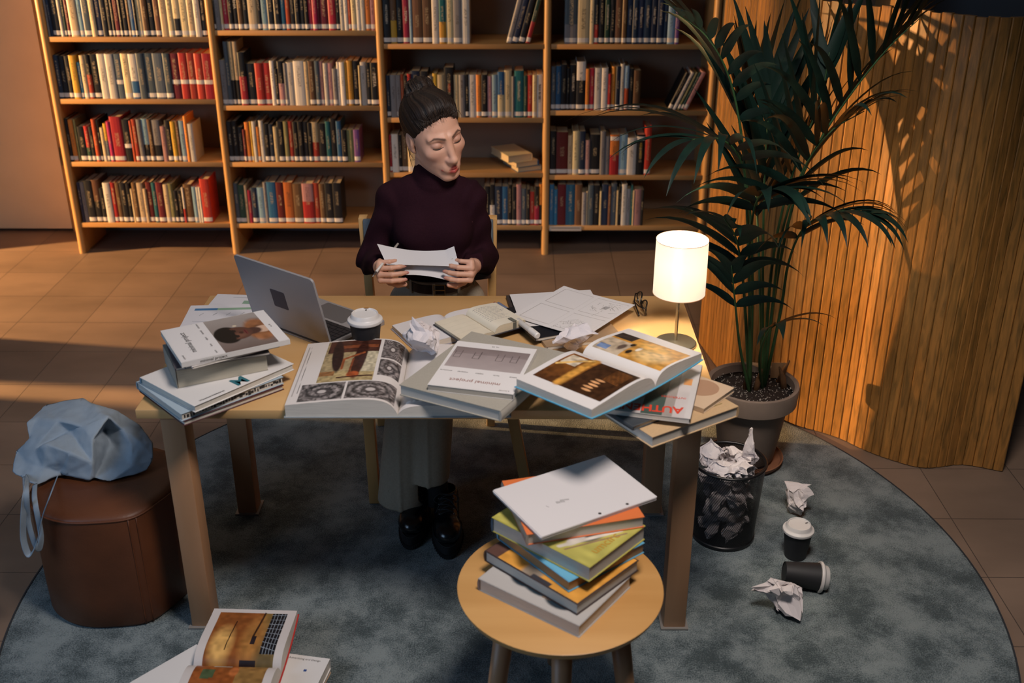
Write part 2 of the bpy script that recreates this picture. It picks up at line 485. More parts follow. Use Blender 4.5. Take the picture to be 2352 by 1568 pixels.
tg = thing('shelf_tag_strip', 'pale label strip on the bottom shelf edge below blue books', 'label strip', (0.24, YB + 0.005, 0.148))
q = MB(); q.box((0.17, 0.002, 0.026), (0, 0, 0)); q.build('strip', mat('tag_paper', 'b9b3ac', 0.6), tg)
q = MB(); q.box((0.15, 0.001, 0.003), (0, -0.0016, 0.004)); q.build('printed_line', mat('tag_ink', '6b6560', 0.6), tg)

# ------------------------------------------------------------------ slatted oak screen
base = [(0.80, 4.40), (0.84, 4.15), (0.89, 3.92), (0.955, 3.78), (1.05, 3.655), (1.135, 3.60), (1.205, 3.545), (1.26, 3.475), (1.31, 3.425), (1.37, 3.378), (1.415, 3.350), (1.46, 3.341), (1.52, 3.352), (1.58, 3.366), (1.64, 3.352), (1.69, 3.330), (1.73, 3.315)]
crv = spline(base, 600)
seg = np.r_[0, np.cumsum(np.hypot(*np.diff(crv, axis=0).T))]
SLW, H = 0.034, 1.56
nsl = int(seg[-1] / SLW)
b = MB(); rs = random.Random(5)
for k in range(nsl):
    s0, s1 = k * SLW + 0.0003, (k + 1) * SLW - 0.0003
    p0 = np.array([np.interp(s0, seg, crv[:, 0]), np.interp(s0, seg, crv[:, 1])]); p1 = np.array([np.interp(s1, seg, crv[:, 0]), np.interp(s1, seg, crv[:, 1])])
    t = (p1 - p0) / np.linalg.norm(p1 - p0); n = np.array([t[1], -t[0]])
    if n[1] > 0.3: n = -n
    n = np.array([-abs(t[1]), -abs(t[0])]) if True else n
    nn = np.array([t[1], -t[0]]); n = nn if nn @ np.array([-0.6, -0.8]) > 0 else -nn
    poly = []
    for a, e in ((0, 0.0), (0.03, 0.0025), (0.10, 0.0045), (0.90, 0.0045), (0.97, 0.0025), (1, 0.0)):
        poly.append(p0 + (p1 - p0) * a + n * e)
    poly += [p1 - n * 0.012, p0 - n * 0.012]
    zj = rs.uniform(-0.003, 0.003)
    b.prism([tuple(q) for q in poly], 0.004, H + zj)
def slat_mat():
    m = bpy.data.materials.new('oak_slats'); m.use_nodes = True
    nt = m.node_tree; N = nt.nodes; L = nt.links; p = N['Principled BSDF']
    tc = N.new('ShaderNodeTexCoord'); mp = N.new('ShaderNodeMapping'); mp.inputs['Scale'].default_value = (9, 9, 1.0)
    L.new(tc.outputs['Object'], mp.inputs[0])
    w = N.new('ShaderNodeTexNoise'); w.inputs['Scale'].default_value = 7; w.inputs['Detail'].default_value = 6; w.inputs['Distortion'].default_value = 1.2
    L.new(mp.outputs[0], w.inputs['Vector'])
    ge = N.new('ShaderNodeNewGeometry')
    rp = N.new('ShaderNodeValToRGB'); e = rp.color_ramp.elements
    e[0].position = 0.32; e[0].color = (*lin('7c5a2c'), 1); e[1].position = 0.62; e[1].color = (*lin('ad783a'), 1)
    L.new(w.outputs[0], rp.inputs[0])
    mr = N.new('ShaderNodeMapRange'); mr.inputs['To Min'].default_value = 0.78; mr.inputs['To Max'].default_value = 1.12
    L.new(ge.outputs['Random Per Island'], mr.inputs[0])
    mx = N.new('ShaderNodeMix'); mx.data_type = 'RGBA'; mx.blend_type = 'MULTIPLY'; mx.inputs['Factor'].default_value = 1
    L.new(rp.outputs[0], mx.inputs['A']); L.new(mr.outputs[0], mx.inputs['B']); L.new(mx.outputs['Result'], p.inputs['Base Color'])
    p.inputs['Roughness'].default_value = 0.42
    return m
scr = b.build('slatted_screen', slat_mat(), auto=18)
tag(scr, 'tall wavy room divider of vertical oak slats behind the palm', 'room divider')
# ------------------------------------------------------------------ library books on the shelves
PAL = {'k': ('black', '1d1f22'), 'n': ('navy', '25324a'), 'b': ('blue', '2f6690'), 't': ('teal', '256a72'), 'r': ('red', 'b03a2c'), 'd': ('dark red', '6a2226'),
       'o': ('orange', 'd8883a'), 'y': ('yellow', 'd2a63c'), 'c': ('cream', 'd2bf98'), 'w': ('white', 'd9d4ca'), 'g': ('grey', '8d8b8c'), 'G': ('dark green', '2a4a3e'),
       'v': ('purple', '6b4b86'), 'p': ('dusty pink', 'b98a88'), 'm': ('crimson', 'a52a4c'), 'u': ('brown', '6f5138'), 's': ('slate', '54616b'), 'l': ('light blue', '8fb2c6'),
       'e': ('olive', '7d7d54')}
def cloth(k):
    nm = 'book_cloth_' + PAL[k][0].replace(' ', '_')
    if nm in MATS: return MATS[nm]
    c = lin(PAL[k][1]); lum = sum(c) / 3
    m = bpy.data.materials.new(nm); m.use_nodes = True
    nt = m.node_tree; N = nt.nodes; L = nt.links; p = N['Principled BSDF']; p.inputs['Roughness'].default_value = 0.42
    oi = N.new('ShaderNodeObjectInfo'); tc = N.new('ShaderNodeTexCoord')
    sp = N.new('ShaderNodeSeparateXYZ'); L.new(tc.outputs['Generated'], sp.inputs[0])
    so = N.new('ShaderNodeSeparateXYZ'); L.new(tc.outputs['Object'], so.inputs[0])
    cb = N.new('ShaderNodeCombineXYZ')
    def mth(op, a, b_=None, c_=None):
        n = N.new('ShaderNodeMath'); n.operation = op
        for i, v in enumerate((a, b_, c_)):
            if v is None: continue
            if isinstance(v, (int, float)): n.inputs[i].default_value = v
            else: L.new(v, n.inputs[i])
        return n.outputs[0]
    rnd = oi.outputs['Random']
    L.new(mth('MULTIPLY', so.outputs[0], 140), cb.inputs[0])
    L.new(mth('MULTIPLY', rnd, 57.0), cb.inputs[1])
    L.new(mth('MULTIPLY', so.outputs[2], 340), cb.inputs[2])
    nz = N.new('ShaderNodeTexNoise'); nz.inputs['Scale'].default_value = 1; nz.inputs['Detail'].default_value = 1
    L.new(cb.outputs[0], nz.inputs['Vector'])
    x, y, z = sp.outputs
    msk = mth('MULTIPLY', mth('GREATER_THAN', nz.outputs[0], 0.52), mth('COMPARE', x, 0.5, 0.17))
    msk = mth('MULTIPLY', msk, mth('LESS_THAN', y, 0.012))
    z0 = mth('MULTIPLY_ADD', rnd, 0.22, 0.28); z1 = mth('MULTIPLY_ADD', mth('FRACT', mth('MULTIPLY', rnd, 13.7)), 0.3, 0.62)
    msk = mth('MULTIPLY', msk, mth('MULTIPLY', mth('GREATER_THAN', z, z0), mth('LESS_THAN', z, z1)))
    msk = mth('MULTIPLY', msk, 0.62)
    v = mth('MULTIPLY_ADD', mth('FRACT', mth('MULTIPLY', rnd, 7.31)), 0.5, 0.75)
    hs = N.new('ShaderNodeHueSaturation'); hs.inputs['Color'].default_value = (*c, 1)
    L.new(v, hs.inputs['Value']); L.new(mth('MULTIPLY_ADD', mth('FRACT', mth('MULTIPLY', rnd, 3.77)), 0.03, 0.485), hs.inputs['Hue'])
    mx = N.new('ShaderNodeMix'); mx.data_type = 'RGBA'; L.new(msk, mx.inputs['Factor']); L.new(hs.outputs[0], mx.inputs['A'])
    mx.inputs['B'].default_value = (*(lin('c8b48c') if lum < 0.2 else lin('3a3230')), 1)
    L.new(mx.outputs['Result'], p.inputs['Base Color'])
    MATS[nm] = m
    return m
M_page = mat('book_pages', 'c9b692', 0.9, noise=0.08, scale=60, stretch=(1, .05, .05))
M_lab = mat('spine_label_paper', 'ded9d2', 0.55)
LABM = {}
def std_book(label, x, y, z, w, h, dep, k, acc=None, lab='std', rot=None, group='library books on the wall shelves', bigtext=None, split=0.5):
    """upright book: x,y,z = centre of the spine foot, spine towards -y"""
    t = thing('library_book', label, 'book', (x, y, z), 0, group, rot=rot)
    c = 0.0016
    b = MB(); zs = [0, h * split, h] if acc else [0, h]
    ms = [1, 0] if acc else [0]
    for (a0, a1), mi in zip(zip(zs[:-1], zs[1:]), ms):
        # rounded spine strip
        pts = [(-w / 2, 0.004), (-w * .36, 0.0012), (-w * .15, 0), (w * .15, 0), (w * .36, 0.0012), (w / 2, 0.004), (w / 2 - c, 0.006), (-w / 2 + c, 0.006)]
        b.prism(pts, a0, a1, mi)
    b.box((c, dep - 0.005, h), (-w / 2 + c / 2, dep / 2 + 0.003, h / 2)); b.box((c, dep - 0.005, h), (w / 2 - c / 2, dep / 2 + 0.003, h / 2))
    b.build('cover', [cloth(k), cloth(acc)] if acc else cloth(k), t)
    boxo('page_block', (w - 2 * c, dep - 0.009, h - 0.008), (0, dep / 2 + 0.0015, h / 2), M_page, t)
    if lab:
        lz = {'std': 0.008, 'hi': h * 0.33, 'top': h - 0.03}[lab]
        q = MB()
        ww = w * 0.5 + 0.0003
        pts = [(-ww, 0.0042), (-w * .36, 0.0008), (-w * .15, -0.0004), (w * .15, -0.0004), (w * .36, 0.0008), (ww, 0.0042), (ww, 0.0046), (-ww, 0.0046)]
        q.prism(pts, lz, lz + 0.021)
        q.build('spine_label', M_lab, t)
    if bigtext:
        mx = mx_to((0.0, -0.0008, h * 0.6), (0, 0, -1), (1, 0, 0), (0, -1, 0))
        text('spine_title', bigtext[0], bigtext[1], mx, mat(*bigtext[2]), t)
    return t

ORD = ['first', 'second', 'third', 'fourth', 'fifth', 'sixth', 'seventh', 'eighth', 'ninth', 'tenth', 'eleventh', 'twelfth', 'thirteenth', 'fourteenth', 'fifteenth', 'sixteenth']
BAYN = ['leftmost bookcase bay', 'second bookcase bay', 'third bay behind the woman', 'bay left of the palm', 'bookcase behind the palm']
ROWN = ['top shelf', 'second shelf', 'third shelf', 'bottom shelf']
TW = ('spine_ink_white', 'd8d2c4', 0.6); TY = ('spine_ink_gold', 'd8b23c', 0.6); TR = ('spine_ink_orange', 'd0552c', 0.6)
ROWS = [
 (0, 0, 90, 0, 5.88, 480, 95, "150g- 195n- 300k 345w 390G 440d 550c 620l 720s 785c- 870n 945k- 1000k 1040k 1110d 1145k 1215k 1255u 1310b 1345k 1420c 1495u 1580k 1660u 1760c- 1835c 1925c/k 2030c 2120c 2200w- 2270k"),
 (0, 1, 110, 90, 5.88, 765, 140, "215n180 290k190 360k190 445y180 500b275 565c180 630k/r170 735k165 840w-160 945w-160 1050s!160 1150c155 1255w/b160 1350s-150 1470s150 1610s150 1700s150 1815d!150 1925r!145 2030r!145 2130r!150 2255r!150"),
 (0, 2, 130, 240, 5.88, 755, 180, "235k180 295o195 335e-190 430k285 490r/G280 545k285 600r185 640k190 690c300 740y/s245 790m215 945r150 1045k!190 1080r-205 1140r185 1205g185 1285l/k180 1340u185 1445g/k195 1515p-280 1590k200 1655y215 1700u205 1775l205 1815o-140 1890w-245"),
 (0, 3, 160, 380, 6.357, 815, 190, "230n-235 290g-230 400k210 495u/k200 560k320 660w240 730r240 800u240 885k240 945k245 975c-330 1040u235 1130c240 1175c-325 1260d230 1320t235 1420d230 1495c260 1560e250 1615k350 1685k350 1715w/r-305 1830u260 1890l295 1930w-300 1958w-300 2090r180"),
 (1, 0, 480, 0, 5.88, 385, 45, "95k 170g- 205c 275m 340k 405k* 470u 540k 660c 720k 805l 895k 985k 1045b 1105r 1175k 1240k 1305k 1355k 1410m 1475m 1505d 1620d 1720m 1775k 1830w- 1885w- 1930r 2000c 2055w 2115w- 2185o 2250p"),
 (1, 1, 490, 75, 5.88, 950, 120, "210g340 270s90 325c/k90 385c/k90 480k/r235 600k390 700r380 800r380 855w350 900k455 980k/p355 1020g380 1115w-370 1255w-350 1310c-360 1395u350 1455s350 1510p355 1565w380 1630p380 1690g455 1730w365 1795w-365 1830y365 1900y345 1980k350 2005c410 2080w-365 2140k370 2250k*370"),
 (1, 2, 500, 240, 5.88, 755, 150, "230k210 300k205 370k290 405d320 470o220 500y215 550w-210 595o285 650w-200 720k240 780n250 835c-280 920k210 980e210 1045r210 1110k215 1175k210 1245k215 1295k225 1380c/r220 1480k235 1545t210 1625k170 1690b205 1760k320 1850e-320 1930v320"),
 (1, 3, 520, 380, 6.918, 885, 155, "230s255 325G280 370c-285 430m-365 520n325 630l325 680g-240 825b235 945d240 1090o240 1235u260 1410p/r255 1505r250 1590u260 1715k250 1850k245"),
 (2, 0, 870, 0, 5.88, 560, 48, "170k* 250u/y 330k 420m* 460l- 595u 725u 820w 915t/y 1010c 1125g 1230w"),
 (2, 1, 870, 120, 5.88, 855, 95, "170n290 250g-285 310g285 350r275 400k290 450r270 570n*230 680k*235 740g300 800y265 895c280 1020k*180 1090c-280 1170g-280 1220k275 1320w280 1385o280 1470k280 1530p300 1605l280 1695b/c240 1795c220 1830g-300 1955t*225 2005G290 2075r285 2130c280 2210w*275"),
 (2, 2, 0, 0, 1.0, 390, 892, "902r305 917w-303 925k305 938u298 960c310"),
 (2, 3, 1100, 400, 12.06, 1310, 150, "300k240 440k/w200 640n240 800b250 920k200 1035k250 1170p185 1310s300 1410k320 1530r390 1665k/m240 1785o/k190"),
 (3, 0, 1260, 0, 5.88, 560, 215, "385s/g 548c 610c- 670k/r 750k 825G* 890k 985u 1050u 1125n* 1200n* 1275n* 1375n* 1455n* 1545n* 1600n 1700l 1760v"),
 (3, 1, 1260, 120, 5.88, 765, 30, "95s175 165b170 240k150 280k200 370k*155 490w/k110 545o205 610r200 705w195 790w-195 840r275 895o175 955n170 1010w-140 1070l/r165 1135k205 1230u225"),
 (3, 2, 1255, 270, 6.357, 800, 45, "140k165 310d180 375c230 465c165 560n165 625p295 775k215 850g-165 915g-240 1050o/r^215 1170l215 1300w260 1420k*^215 1510r100"),
 (3, 3, 1250, 400, 6.357, 690, 65, "140b-100 190b-170 310d-100 440b-100 545u-100 605g-210 630c-195 710s-105 800k-110 830c-190 925n-95 965u-120 1045s-80 1075c-180 1115k-120 1190w-90 1250g-160 1280t-105 1300c-180 1400p-165 1440k-175"),
]
TITLES = {(1, 0, 'k'): [('TURHIA', .020, TW)], (1, 1, 'k'): [('MESTA', .022, TW)], (2, 0, 'k'): [('MIKE HOLDEN', .014, TW)], (2, 0, 'm'): [('TOMA', .018, TW)],
          (2, 1, 'n'): [('RE', .022, TY)], (2, 1, 'k'): [('RE', .022, TW), ('MMM', .018, TR)], (2, 1, 't'): [('Paavo Rintala', .015, TW)], (2, 1, 'w'): [('Paavo Rintala', .015, ('spine_ink_dark', '2a2622', .6))],
          (3, 0, 'G'): [('RAKKAUDEN HIIVA', .011, TW)], (3, 0, 'n'): [('Antti Tuuri', .016, TW)] * 6, (3, 1, 'k'): [('VERA VALA', .016, TW)], (3, 2, 'k'): [('KJELL WESTO', .014, TY)]}
import re
brng = random.Random(11)
SPINE_Y = YB + 0.014
for bay_i, row, ox, oy, sc, base, start, s in ROWS:
    ser = {}; cnt = {}
    zsh = SHELF[bay_i][row] + 0.0005
    toks = re.findall(r'(\d+?)([a-zA-Z])(?:/([a-zA-Z]))?([-!*^]*)(\d*)(?:\s|$)', s)
    for a, k, ac, fl, top in toks: ser[k] = ser.get(k, 0) + 1
    x0 = at_y(ox + start / sc, oy + base / sc, SPINE_Y)[0]
    tl = {q: list(v) for q, v in ((kk[2], vv) for kk, vv in TITLES.items() if kk[:2] == (bay_i, row))}
    for a, k, ac, fl, top in toks:
        px = ox + float(a) / sc; py = oy + base / sc
        pos = at_y(px, py, SPINE_Y); x1 = pos[0]
        if top: h = at_y(px, oy + float(top) / sc, SPINE_Y)[2] - pos[2]
        else: h = brng.uniform(.208, .238)
        lo_x, hi_x = (U0 + UP * bay_i + 0.0195, U0 + UP * (bay_i + 1) - 0.0195)
        x0 = max(x0, lo_x); x1 = min(max(x1, x0 + .007), hi_x)
        top_z = (SHELF[bay_i][row - 1] if row else 1.52) - .028 - zsh
        h = min(h, top_z)
        w = max(0.006, x1 - x0 - 0.0006)
        cnt[k] = cnt.get(k, 0) + 1; nm = PAL[k][0]; n = cnt[k]
        if ac: nm = nm + ' and ' + PAL[ac][0]
        if ser[k] == 1: lb = 'only %s book, %s of %s' % (nm, ROWN[row], BAYN[bay_i])
        else:
            base_nm = PAL[k][0]
            lb = '%s book, %s %sfrom left, %s of %s' % (nm.replace(' and ', '-').replace('dark red','maroon'), ORD[n - 1], (base_nm + ' ') if ac else '', ROWN[row], BAYN[bay_i])
        lab = 'std'
        if '-' in fl: lab = None
        if '!' in fl: lab = 'hi'
        if '^' in fl: lab = 'top'
        bt = tl[k].pop(0) if ('*' in fl and tl.get(k)) else None
        std_book(lb, (x0 + x1) / 2, SPINE_Y + brng.uniform(-.001, .004), zsh, w, max(.12, min(h, .33)), brng.uniform(.135, .165), k, ac, lab, bigtext=bt, split=0.62 if k + (ac or '') in ('wk', 'tn') else brng.choice([.4, .5, .55]))
        x0 = x1

def leaning(xf, zf, tilt, specs, bay_name, dy=0):
    x = xf
    for w, h, k, ac, lb in specs:
        t = std_book(lb, x, SPINE_Y + dy, zf + abs(math.sin(R(tilt))) * w / 2 + 0.0006, w, h, .15, k, ac, 'std', rot=(0, R(tilt), 0))
        x += w / math.cos(R(tilt)) + 0.0012
# four leaning on the top shelf of the third bay, five on the second shelf by the palm
pA = at_y(1168, 93, SPINE_Y)[0]; pB = at_y(1540, 245, SPINE_Y)[0]
leaning(pA + .002, SHELF[2][0], 15, [(.026, .222, 'g', None, 'grey book leaning right, leftmost of the tilted four on the top shelf'), (.030, .222, 'n', None, 'dark navy leaning book, second of the tilted four on the top shelf'),
        (.030, .222, 'k', None, 'black leaning book, third of the tilted four on the top shelf'), (.022, .215, 'G', 'r', 'green and red leaning book, rightmost of the tilted four on top shelf')], '')
leaning(pB - .004, SHELF[3][1], 24, [(.020, .20, 'k', None, 'black patterned leaning book, leftmost tilted book behind the palm fronds'), (.018, .205, 'w', None, 'white leaning book behind the palm fronds'),
        (.014, .205, 'e', None, 'olive leaning book behind the palm fronds'), (.014, .205, 'G', None, 'green leaning book behind the palm fronds'), (.024, .205, 'p', None, 'pinkish leaning book, rightmost tilted book behind the palm fronds')], '')
# the bookcase behind the palm
for row, s in enumerate(["sgdnbdtk", "gwsgwk", "kbrkcsdk", "kgbrkblr"]):
    x = X5 + 0.022; n = {}
    for k in s:
        w = brng.uniform(.022, .036); n[k] = n.get(k, 0) + 1
        tot = s.count(k)
        lb = ('only %s book, %s of %s' % (PAL[k][0], ROWN[row], BAYN[4])) if tot == 1 else '%s book, %s from left, %s of %s' % (PAL[k][0], ORD[n[k] - 1], ROWN[row], BAYN[4])
        std_book(lb, x + w / 2, SPINE_Y, SHELF[4][row] + .0005, w - .001, brng.uniform(.2, .25), .15, k, None, 'std'); x += w
# three books lying flat on the third bay's third shelf
for i, (dx, rz, k, ac, w, h, th, lb) in enumerate([(0.02, -66, 'b', 'c', .135, .20, .026, 'blue and cream book, lowest of the three lying flat'), (0.0, -61, 'c', 'b', .135, .205, .026, 'cream and teal book, middle of the three lying flat'), (-0.035, -64, 'c', None, .14, .215, .036, 'thick cream book, top of the three lying flat')]):
    zz = SHELF[2][2] + .0006 + [0, .0266, .0532][i]
    cx, cy = at_y(1190, 380, YB + 0.12)[0] + dx, YB + .13
    t = std_book(lb, 0, 0, 0, th, h, w, k, ac, None)
    # lay it on its side: spine towards the viewer's right
    m = Matrix.Translation((cx, cy, zz + th / 2)) @ Matrix.Rotation(R(rz + 90), 4, 'Z') @ Matrix.Translation((w / 2, 0, 0)) @ Matrix.Rotation(R(90), 4, 'Z') @ Matrix.Rotation(R(90), 4, 'Y') @ Matrix.Translation((0, 0, -h / 2))
    t.matrix_world = m
# ------------------------------------------------------------------ table
TZ = 0.72
TX, TY, TA = -0.2357, 2.8244, R(0.32)
M_top = wood('birch_table_top', 'd2a974', 'c59b64', 'x', 0.38, 6)
M_leg = wood('birch_table_leg', 'b58a66', 'a57a56', 'z', 0.42, 8)
tab = thing('table', 'long birch wood table covered with books and papers', 'table', (TX, TY, 0), TA)
boxo('tabletop', (1.506, 0.76, 0.026), (0, 0, TZ - 0.013), M_top, tab, bevel=0.002)
M_plate = mat('foot_plate_metal', '8f8a84', 0.5, 0.3)
for sx in (-0.665, 0.675):
    for y0, name in ((-0.372, 'leg'), (0.196, 'leg')):
        b = MB(); b.box((0.062, 0.066, TZ - 0.026 - 0.012), (sx, y0 + 0.033, (TZ - 0.026 + 0.012) / 2), bevel=0.003)
        lg = b.build('leg', M_leg, tab, auto=35)
        boxo('foot_plate', (0.078, 0.084, 0.005), (sx, y0 + 0.033, 0.0145), M_plate, lg)
boxo('apron', (1.28, 0.02, 0.05), (0.005, 0.225, TZ - 0.051), M_leg, tab)

# ------------------------------------------------------------------ books lying flat
M_pg = mat('white_page_edges', 'cfc9be', 0.85, noise=0.1, scale=900, stretch=(.02, .02, 1))
M_pgc = mat('cream_page_edges', 'c9bda4', 0.85, noise=0.1, scale=900, stretch=(.02, .02, 1))
M_wc = mat('white_coated_cover', 'd9d6d2', 0.38)
M_gc = mat('grey_linen_cover', '9b968a', 0.85, noise=0.05, scale=300)
def flat_book(name, label, cat, c, z0, w, h, t, deg, cov, pages=None, spine=-1, ct=0.002, over=0.003, group=None, soft=False, tilt=None, spine_mat=None):
    """closed book lying down; local x = width (spine at -x if spine<0), local y = height"""
    o = thing(name, label, cat, (c[0], c[1], z0), R(deg), group)
    if tilt: o.rotation_euler = (tilt[0], tilt[1], R(deg))
    ms = [cov] + ([spine_mat] if spine_mat else [])
    b = MB()
    b.box((w, h, ct), (0, 0, ct / 2), bevel=ct * .3, seg=1); b.box((w, h, ct), (0, 0, t - ct / 2), bevel=ct * .3, seg=1)
    s = spine
    if soft: b.box((ct, h, t - .0002), (s * (w / 2 - ct / 2), 0, t / 2), 1 if spine_mat else 0)
    else:
        pr = [(s * (w / 2 - 0.004), 0.0005)] + [(s * (w / 2 - 0.001 + 0.0035 * math.sin(math.pi * a)), t * a) for a in (.05, .2, .4, .6, .8, .95)] + [(s * (w / 2 - 0.004), t - 0.0005)]
        v = [(p[0], -h / 2, p[1]) for p in pr] + [(p[0], h / 2, p[1]) for p in pr]; n = len(pr)
        b.add(v, [list(range(n)), list(range(n, 2 * n))[::-1]] + [(i, n + i, n + (i + 1) % n, (i + 1) % n) for i in range(n)], 1 if spine_mat else 0)
    b.build('cover', ms, o, auto=40)
    boxo('page_block', (w - over - .003, h - 2 * over, t - 2 * ct), (s * (.003 - over) / 2 * -1 * -1 if False else -s * -(over - .003) / 2, 0, t / 2), pages or M_pg, o)
    return o
INK = mat('black_ink', '2b2a2a', 0.6); GINK = mat('grey_ink', '7d7a78', 0.6)
def flat_text(body, size, x, y, z, m, parent, deg=0, name='title', align='CENTER', bold=0.0):
    return text(name, body, size, Matrix.Translation((x, y, z)) @ Matrix.Rotation(R(deg), 4, 'Z'), m, parent, align, bold=bold)

# --- left stack
t = flat_book('book', 'thin dark red edged book at the bottom of the left table stack', 'book', (-0.815, 2.546), TZ + .0005, .247, .289, .0135, -46.8, mat('dark_red_cover', '4a2024', .5), M_pg, -1)
t = flat_book('book', 'white book with black ornament fore-edge, second from bottom of left table stack', 'book', (-0.8165, 2.5455), TZ + .0145, .242, .297, .021, -46, mat('slate_white_cover', '9fb0bb', .5), M_pg, -1)
b = MB(); rg = random.Random(3)
for k in range(34):
    x = -.138 + .276 * k / 33
    b.box((0.0006, rg.uniform(.003, .009), rg.uniform(.004, .012)), (.242 / 2 - .0029, x, .0105 + rg.uniform(-.002, .002)))
b.build('edge_ornament', INK, t)
tM = flat_book('book', 'large white book with a teal letter M, in the left table stack', 'book', (-0.7975, 2.559), TZ + .036, .242, .313, .019, -40, M_wc, M_pg, -1, spine_mat=mat('pale_blue_spine', '7fa0b4', .5))
flat_text('M', .055, .096, .0, .0193, mat('teal_ink', '1c6470', .5), tM, 90, bold=.0015)
flat_text('Wissensarchitekturen', .0085, .108, -.095, .0193, INK, tM, 90, 'caption', bold=.0001)
t = flat_book('book', 'thick grey softcover book under the magazines of the left stack', 'book', (-0.807, 2.583), TZ + .0555, .235, .170, .052, 27, M_gc, mat('grey_pages', 'b4ad9c', .85, noise=.08, scale=700, stretch=(.02, .02, 1)), -1, ct=.0012, over=.001, soft=True)
b = MB(); b.lathe([(0, 0), (.011, 0), (.011, .004), (0, .004)], 20); b.build('thumb_notch', INK, t, loc=(.035, -.079, .012), rot=(R(90), 0, 0))
for i, (dx, dy, dg, w, h, k, lb) in enumerate([(.0, .0, 24, .24, .19, 'slate_mag', 'dark grey magazine lowest of three thin ones under portrait magazine'), (.012, .01, 31, .25, .19, 'navy_mag', 'navy magazine in the middle of the three thin ones under portrait magazine'), (.02, .0, 35, .24, .2, 'pale_mag', 'pale magazine with an orange spot under the portrait magazine')]):
    c = {'slate_mag': '5a5358', 'navy_mag': '3c5468', 'pale_mag': 'd4cdc8'}[k]
    tt = flat_book('magazine', lb, 'magazine', (-0.80 + dx, 2.585 + dy), TZ + .108 + i * .0065, w, h, .006, dg, mat(k, c, .35), M_pg, -1, ct=.0006, over=.001, soft=True, group='magazines in the left stack')
    if k == 'pale_mag':
        b = MB(); b.lathe([(0, 0), (.03, 0), (.03, .0004), (0, .0004)], 24); b.build('orange_spot', mat('orange_print', 'd8703c', .5), tt, loc=(0.05, -.075, .0061))

def minimal_cover(o, w, h, z, portrait):
    im = Img(150, 190, 'd8d5d3')
    if portrait:
        y0, y1 = .10, .60
        im.grad(0.0, y0, 1, y1, '6b5b54', '9a928c', True); im.noise(.06, 9, 9, 4, (im.V > y0) & (im.V < y1))
        im.ell(.47, .17, .34, .13, '8a5a38', .3); im.noise(.5, 14, 18, 7, (im.V > .1) & (im.V < .25) & (im.U > .15) & (im.U < .8))
        im.ell(.46, .13, .10, .09, 'c9a890', .3)                     # collar
        im.ell(.46, .24, .10, .09, '4a2f26', .3)                     # neck
        im.ell(.47, .475, .25, .125, '15120f', .12)                  # hair
        im.ell(.47, .375, .185, .135, '57382c', .12)                 # face
        im.ell(.40, .39, .07, .09, '6f4a3a', .9)
        im.ell(.47, .465, .215, .06, '16120f', .2)                   # fringe
        for u in (.385, .55):
            im.ell(u, .405, .05, .010, '1a1210', .4); im.ell(u, .39, .035, .010, '2a1c18', .5); im.ell(u, .39, .012, .008, '0c0908', .4)
        im.ell(.468, .345, .035, .02, '3d241c', .7); im.ell(.468, .30, .075, .016, '6a2f2c', .4); im.ell(.468, .30, .07, .003, '2a1412', .4)
        im.ell(.70, .36, .025, .02, 'c9b9a0', .3)                    # ear ring
        im.rect(0, 0, 1, y0, 'd8d5d3'); im.rect(0, y1, 1, 1, 'd8d5d3')
    else:
        im.grad(.03, .12, .97, .58, '8d8180', 'a59a98', False); im.grad(.03, .12, .97, .26, '7b6f6d', '857978', False)
        im.noise(.05, 12, 12, 9, (im.V > .12) & (im.V < .58))
        for u in (.15, .33, .62, .86):
            for q in ((u, .2, u, .36), (u, .36, u + .08, .36), (u + .08, .36, u + .08, .22), (u, .28, u + .08, .28)):
                im.line(*q, .004, '4d4443')
        im.rect(.02, .12, .035, .58, 'd8d5d3')
    picture('cover_print', im, flat(-w / 2 + .002, -h / 2 + .002, w / 2 - .002, h / 2 - .002, z), o)
    flat_text('minimal project', .021, 0, h * .34, z + .0003, INK if portrait else mat('brown_ink', '8a5a50', .6), o)
    for i, s in enumerate(('space', 'form', 'object', 'material', 'structure')):
        flat_text(s, .0085, -w * .40 + w * .2 * i, h * .17, z + .0003, GINK, o, name='caption')
    flat_text('a journal', .0075, -w * .38, h * .455, z + .0003, GINK, o, name='caption')
    flat_text('no. 04', .0075, 0, -h * .44, z + .0003, GINK, o, name='caption')
t = flat_book('magazine', 'white magazine with a sideways portrait photo, on top of the left stack', 'magazine', (-0.778, 2.593), TZ + .128, .222, .282, .014, 120, M_wc, M_pg, -1, ct=.0008, over=.001, soft=True)
minimal_cover(t, .222, .282, .0143, True)
text('spine_title', 'minimal project', .011, mx_to((-.1113, .06, .007), (0, -1, 0), (0, 0, 1), (-1, 0, 0)), INK, t)

# --- bar chart sheets behind the laptop
def sheet(label, c, z, w, h, deg, img, name='paper_sheet', cat='paper', group=None, curl=0.0):
    o = thing(name, label, cat, (c[0], c[1], z), R(deg), group)
    nu, nv = img.nu, img.nv
    def P(U, V): return np.stack([(U - .5) * w, (V - .5) * h, .0008 + curl * (U - .5) ** 2 * 4 + curl * .6 * (V - .2) ** 2], -1)
    def Pb(U, V): q = P(U, V); q[..., 2] -= .0006; return q
    picture('printed_face', img, P, o, .6)
    pic = Img(nu, nv, 'd5d2d0'); ob = picture('paper_back', pic, Pb, o, .6); ob.data.flip_normals()
    return o
im = Img(120, 90, 'cfcdd0')
im.rect(.06, .80, .30, .88, '3f6f98'); im.rect(.30, .80, .96, .88, '86a58a')
for i in range(6): im.line(.14 + .14 * i, .62, .17 + .14 * i, .70, .003, '4a5058')
im.rect(.1, .4, .7, .41, '8a8f98'); im.rect(.1, .3, .6, .31, '8a8f98')
sheet('sheet of paper with a blue and green bar chart behind the left stack', (-0.873, 3.02), TZ + .0006, .297, .21, 4, im)
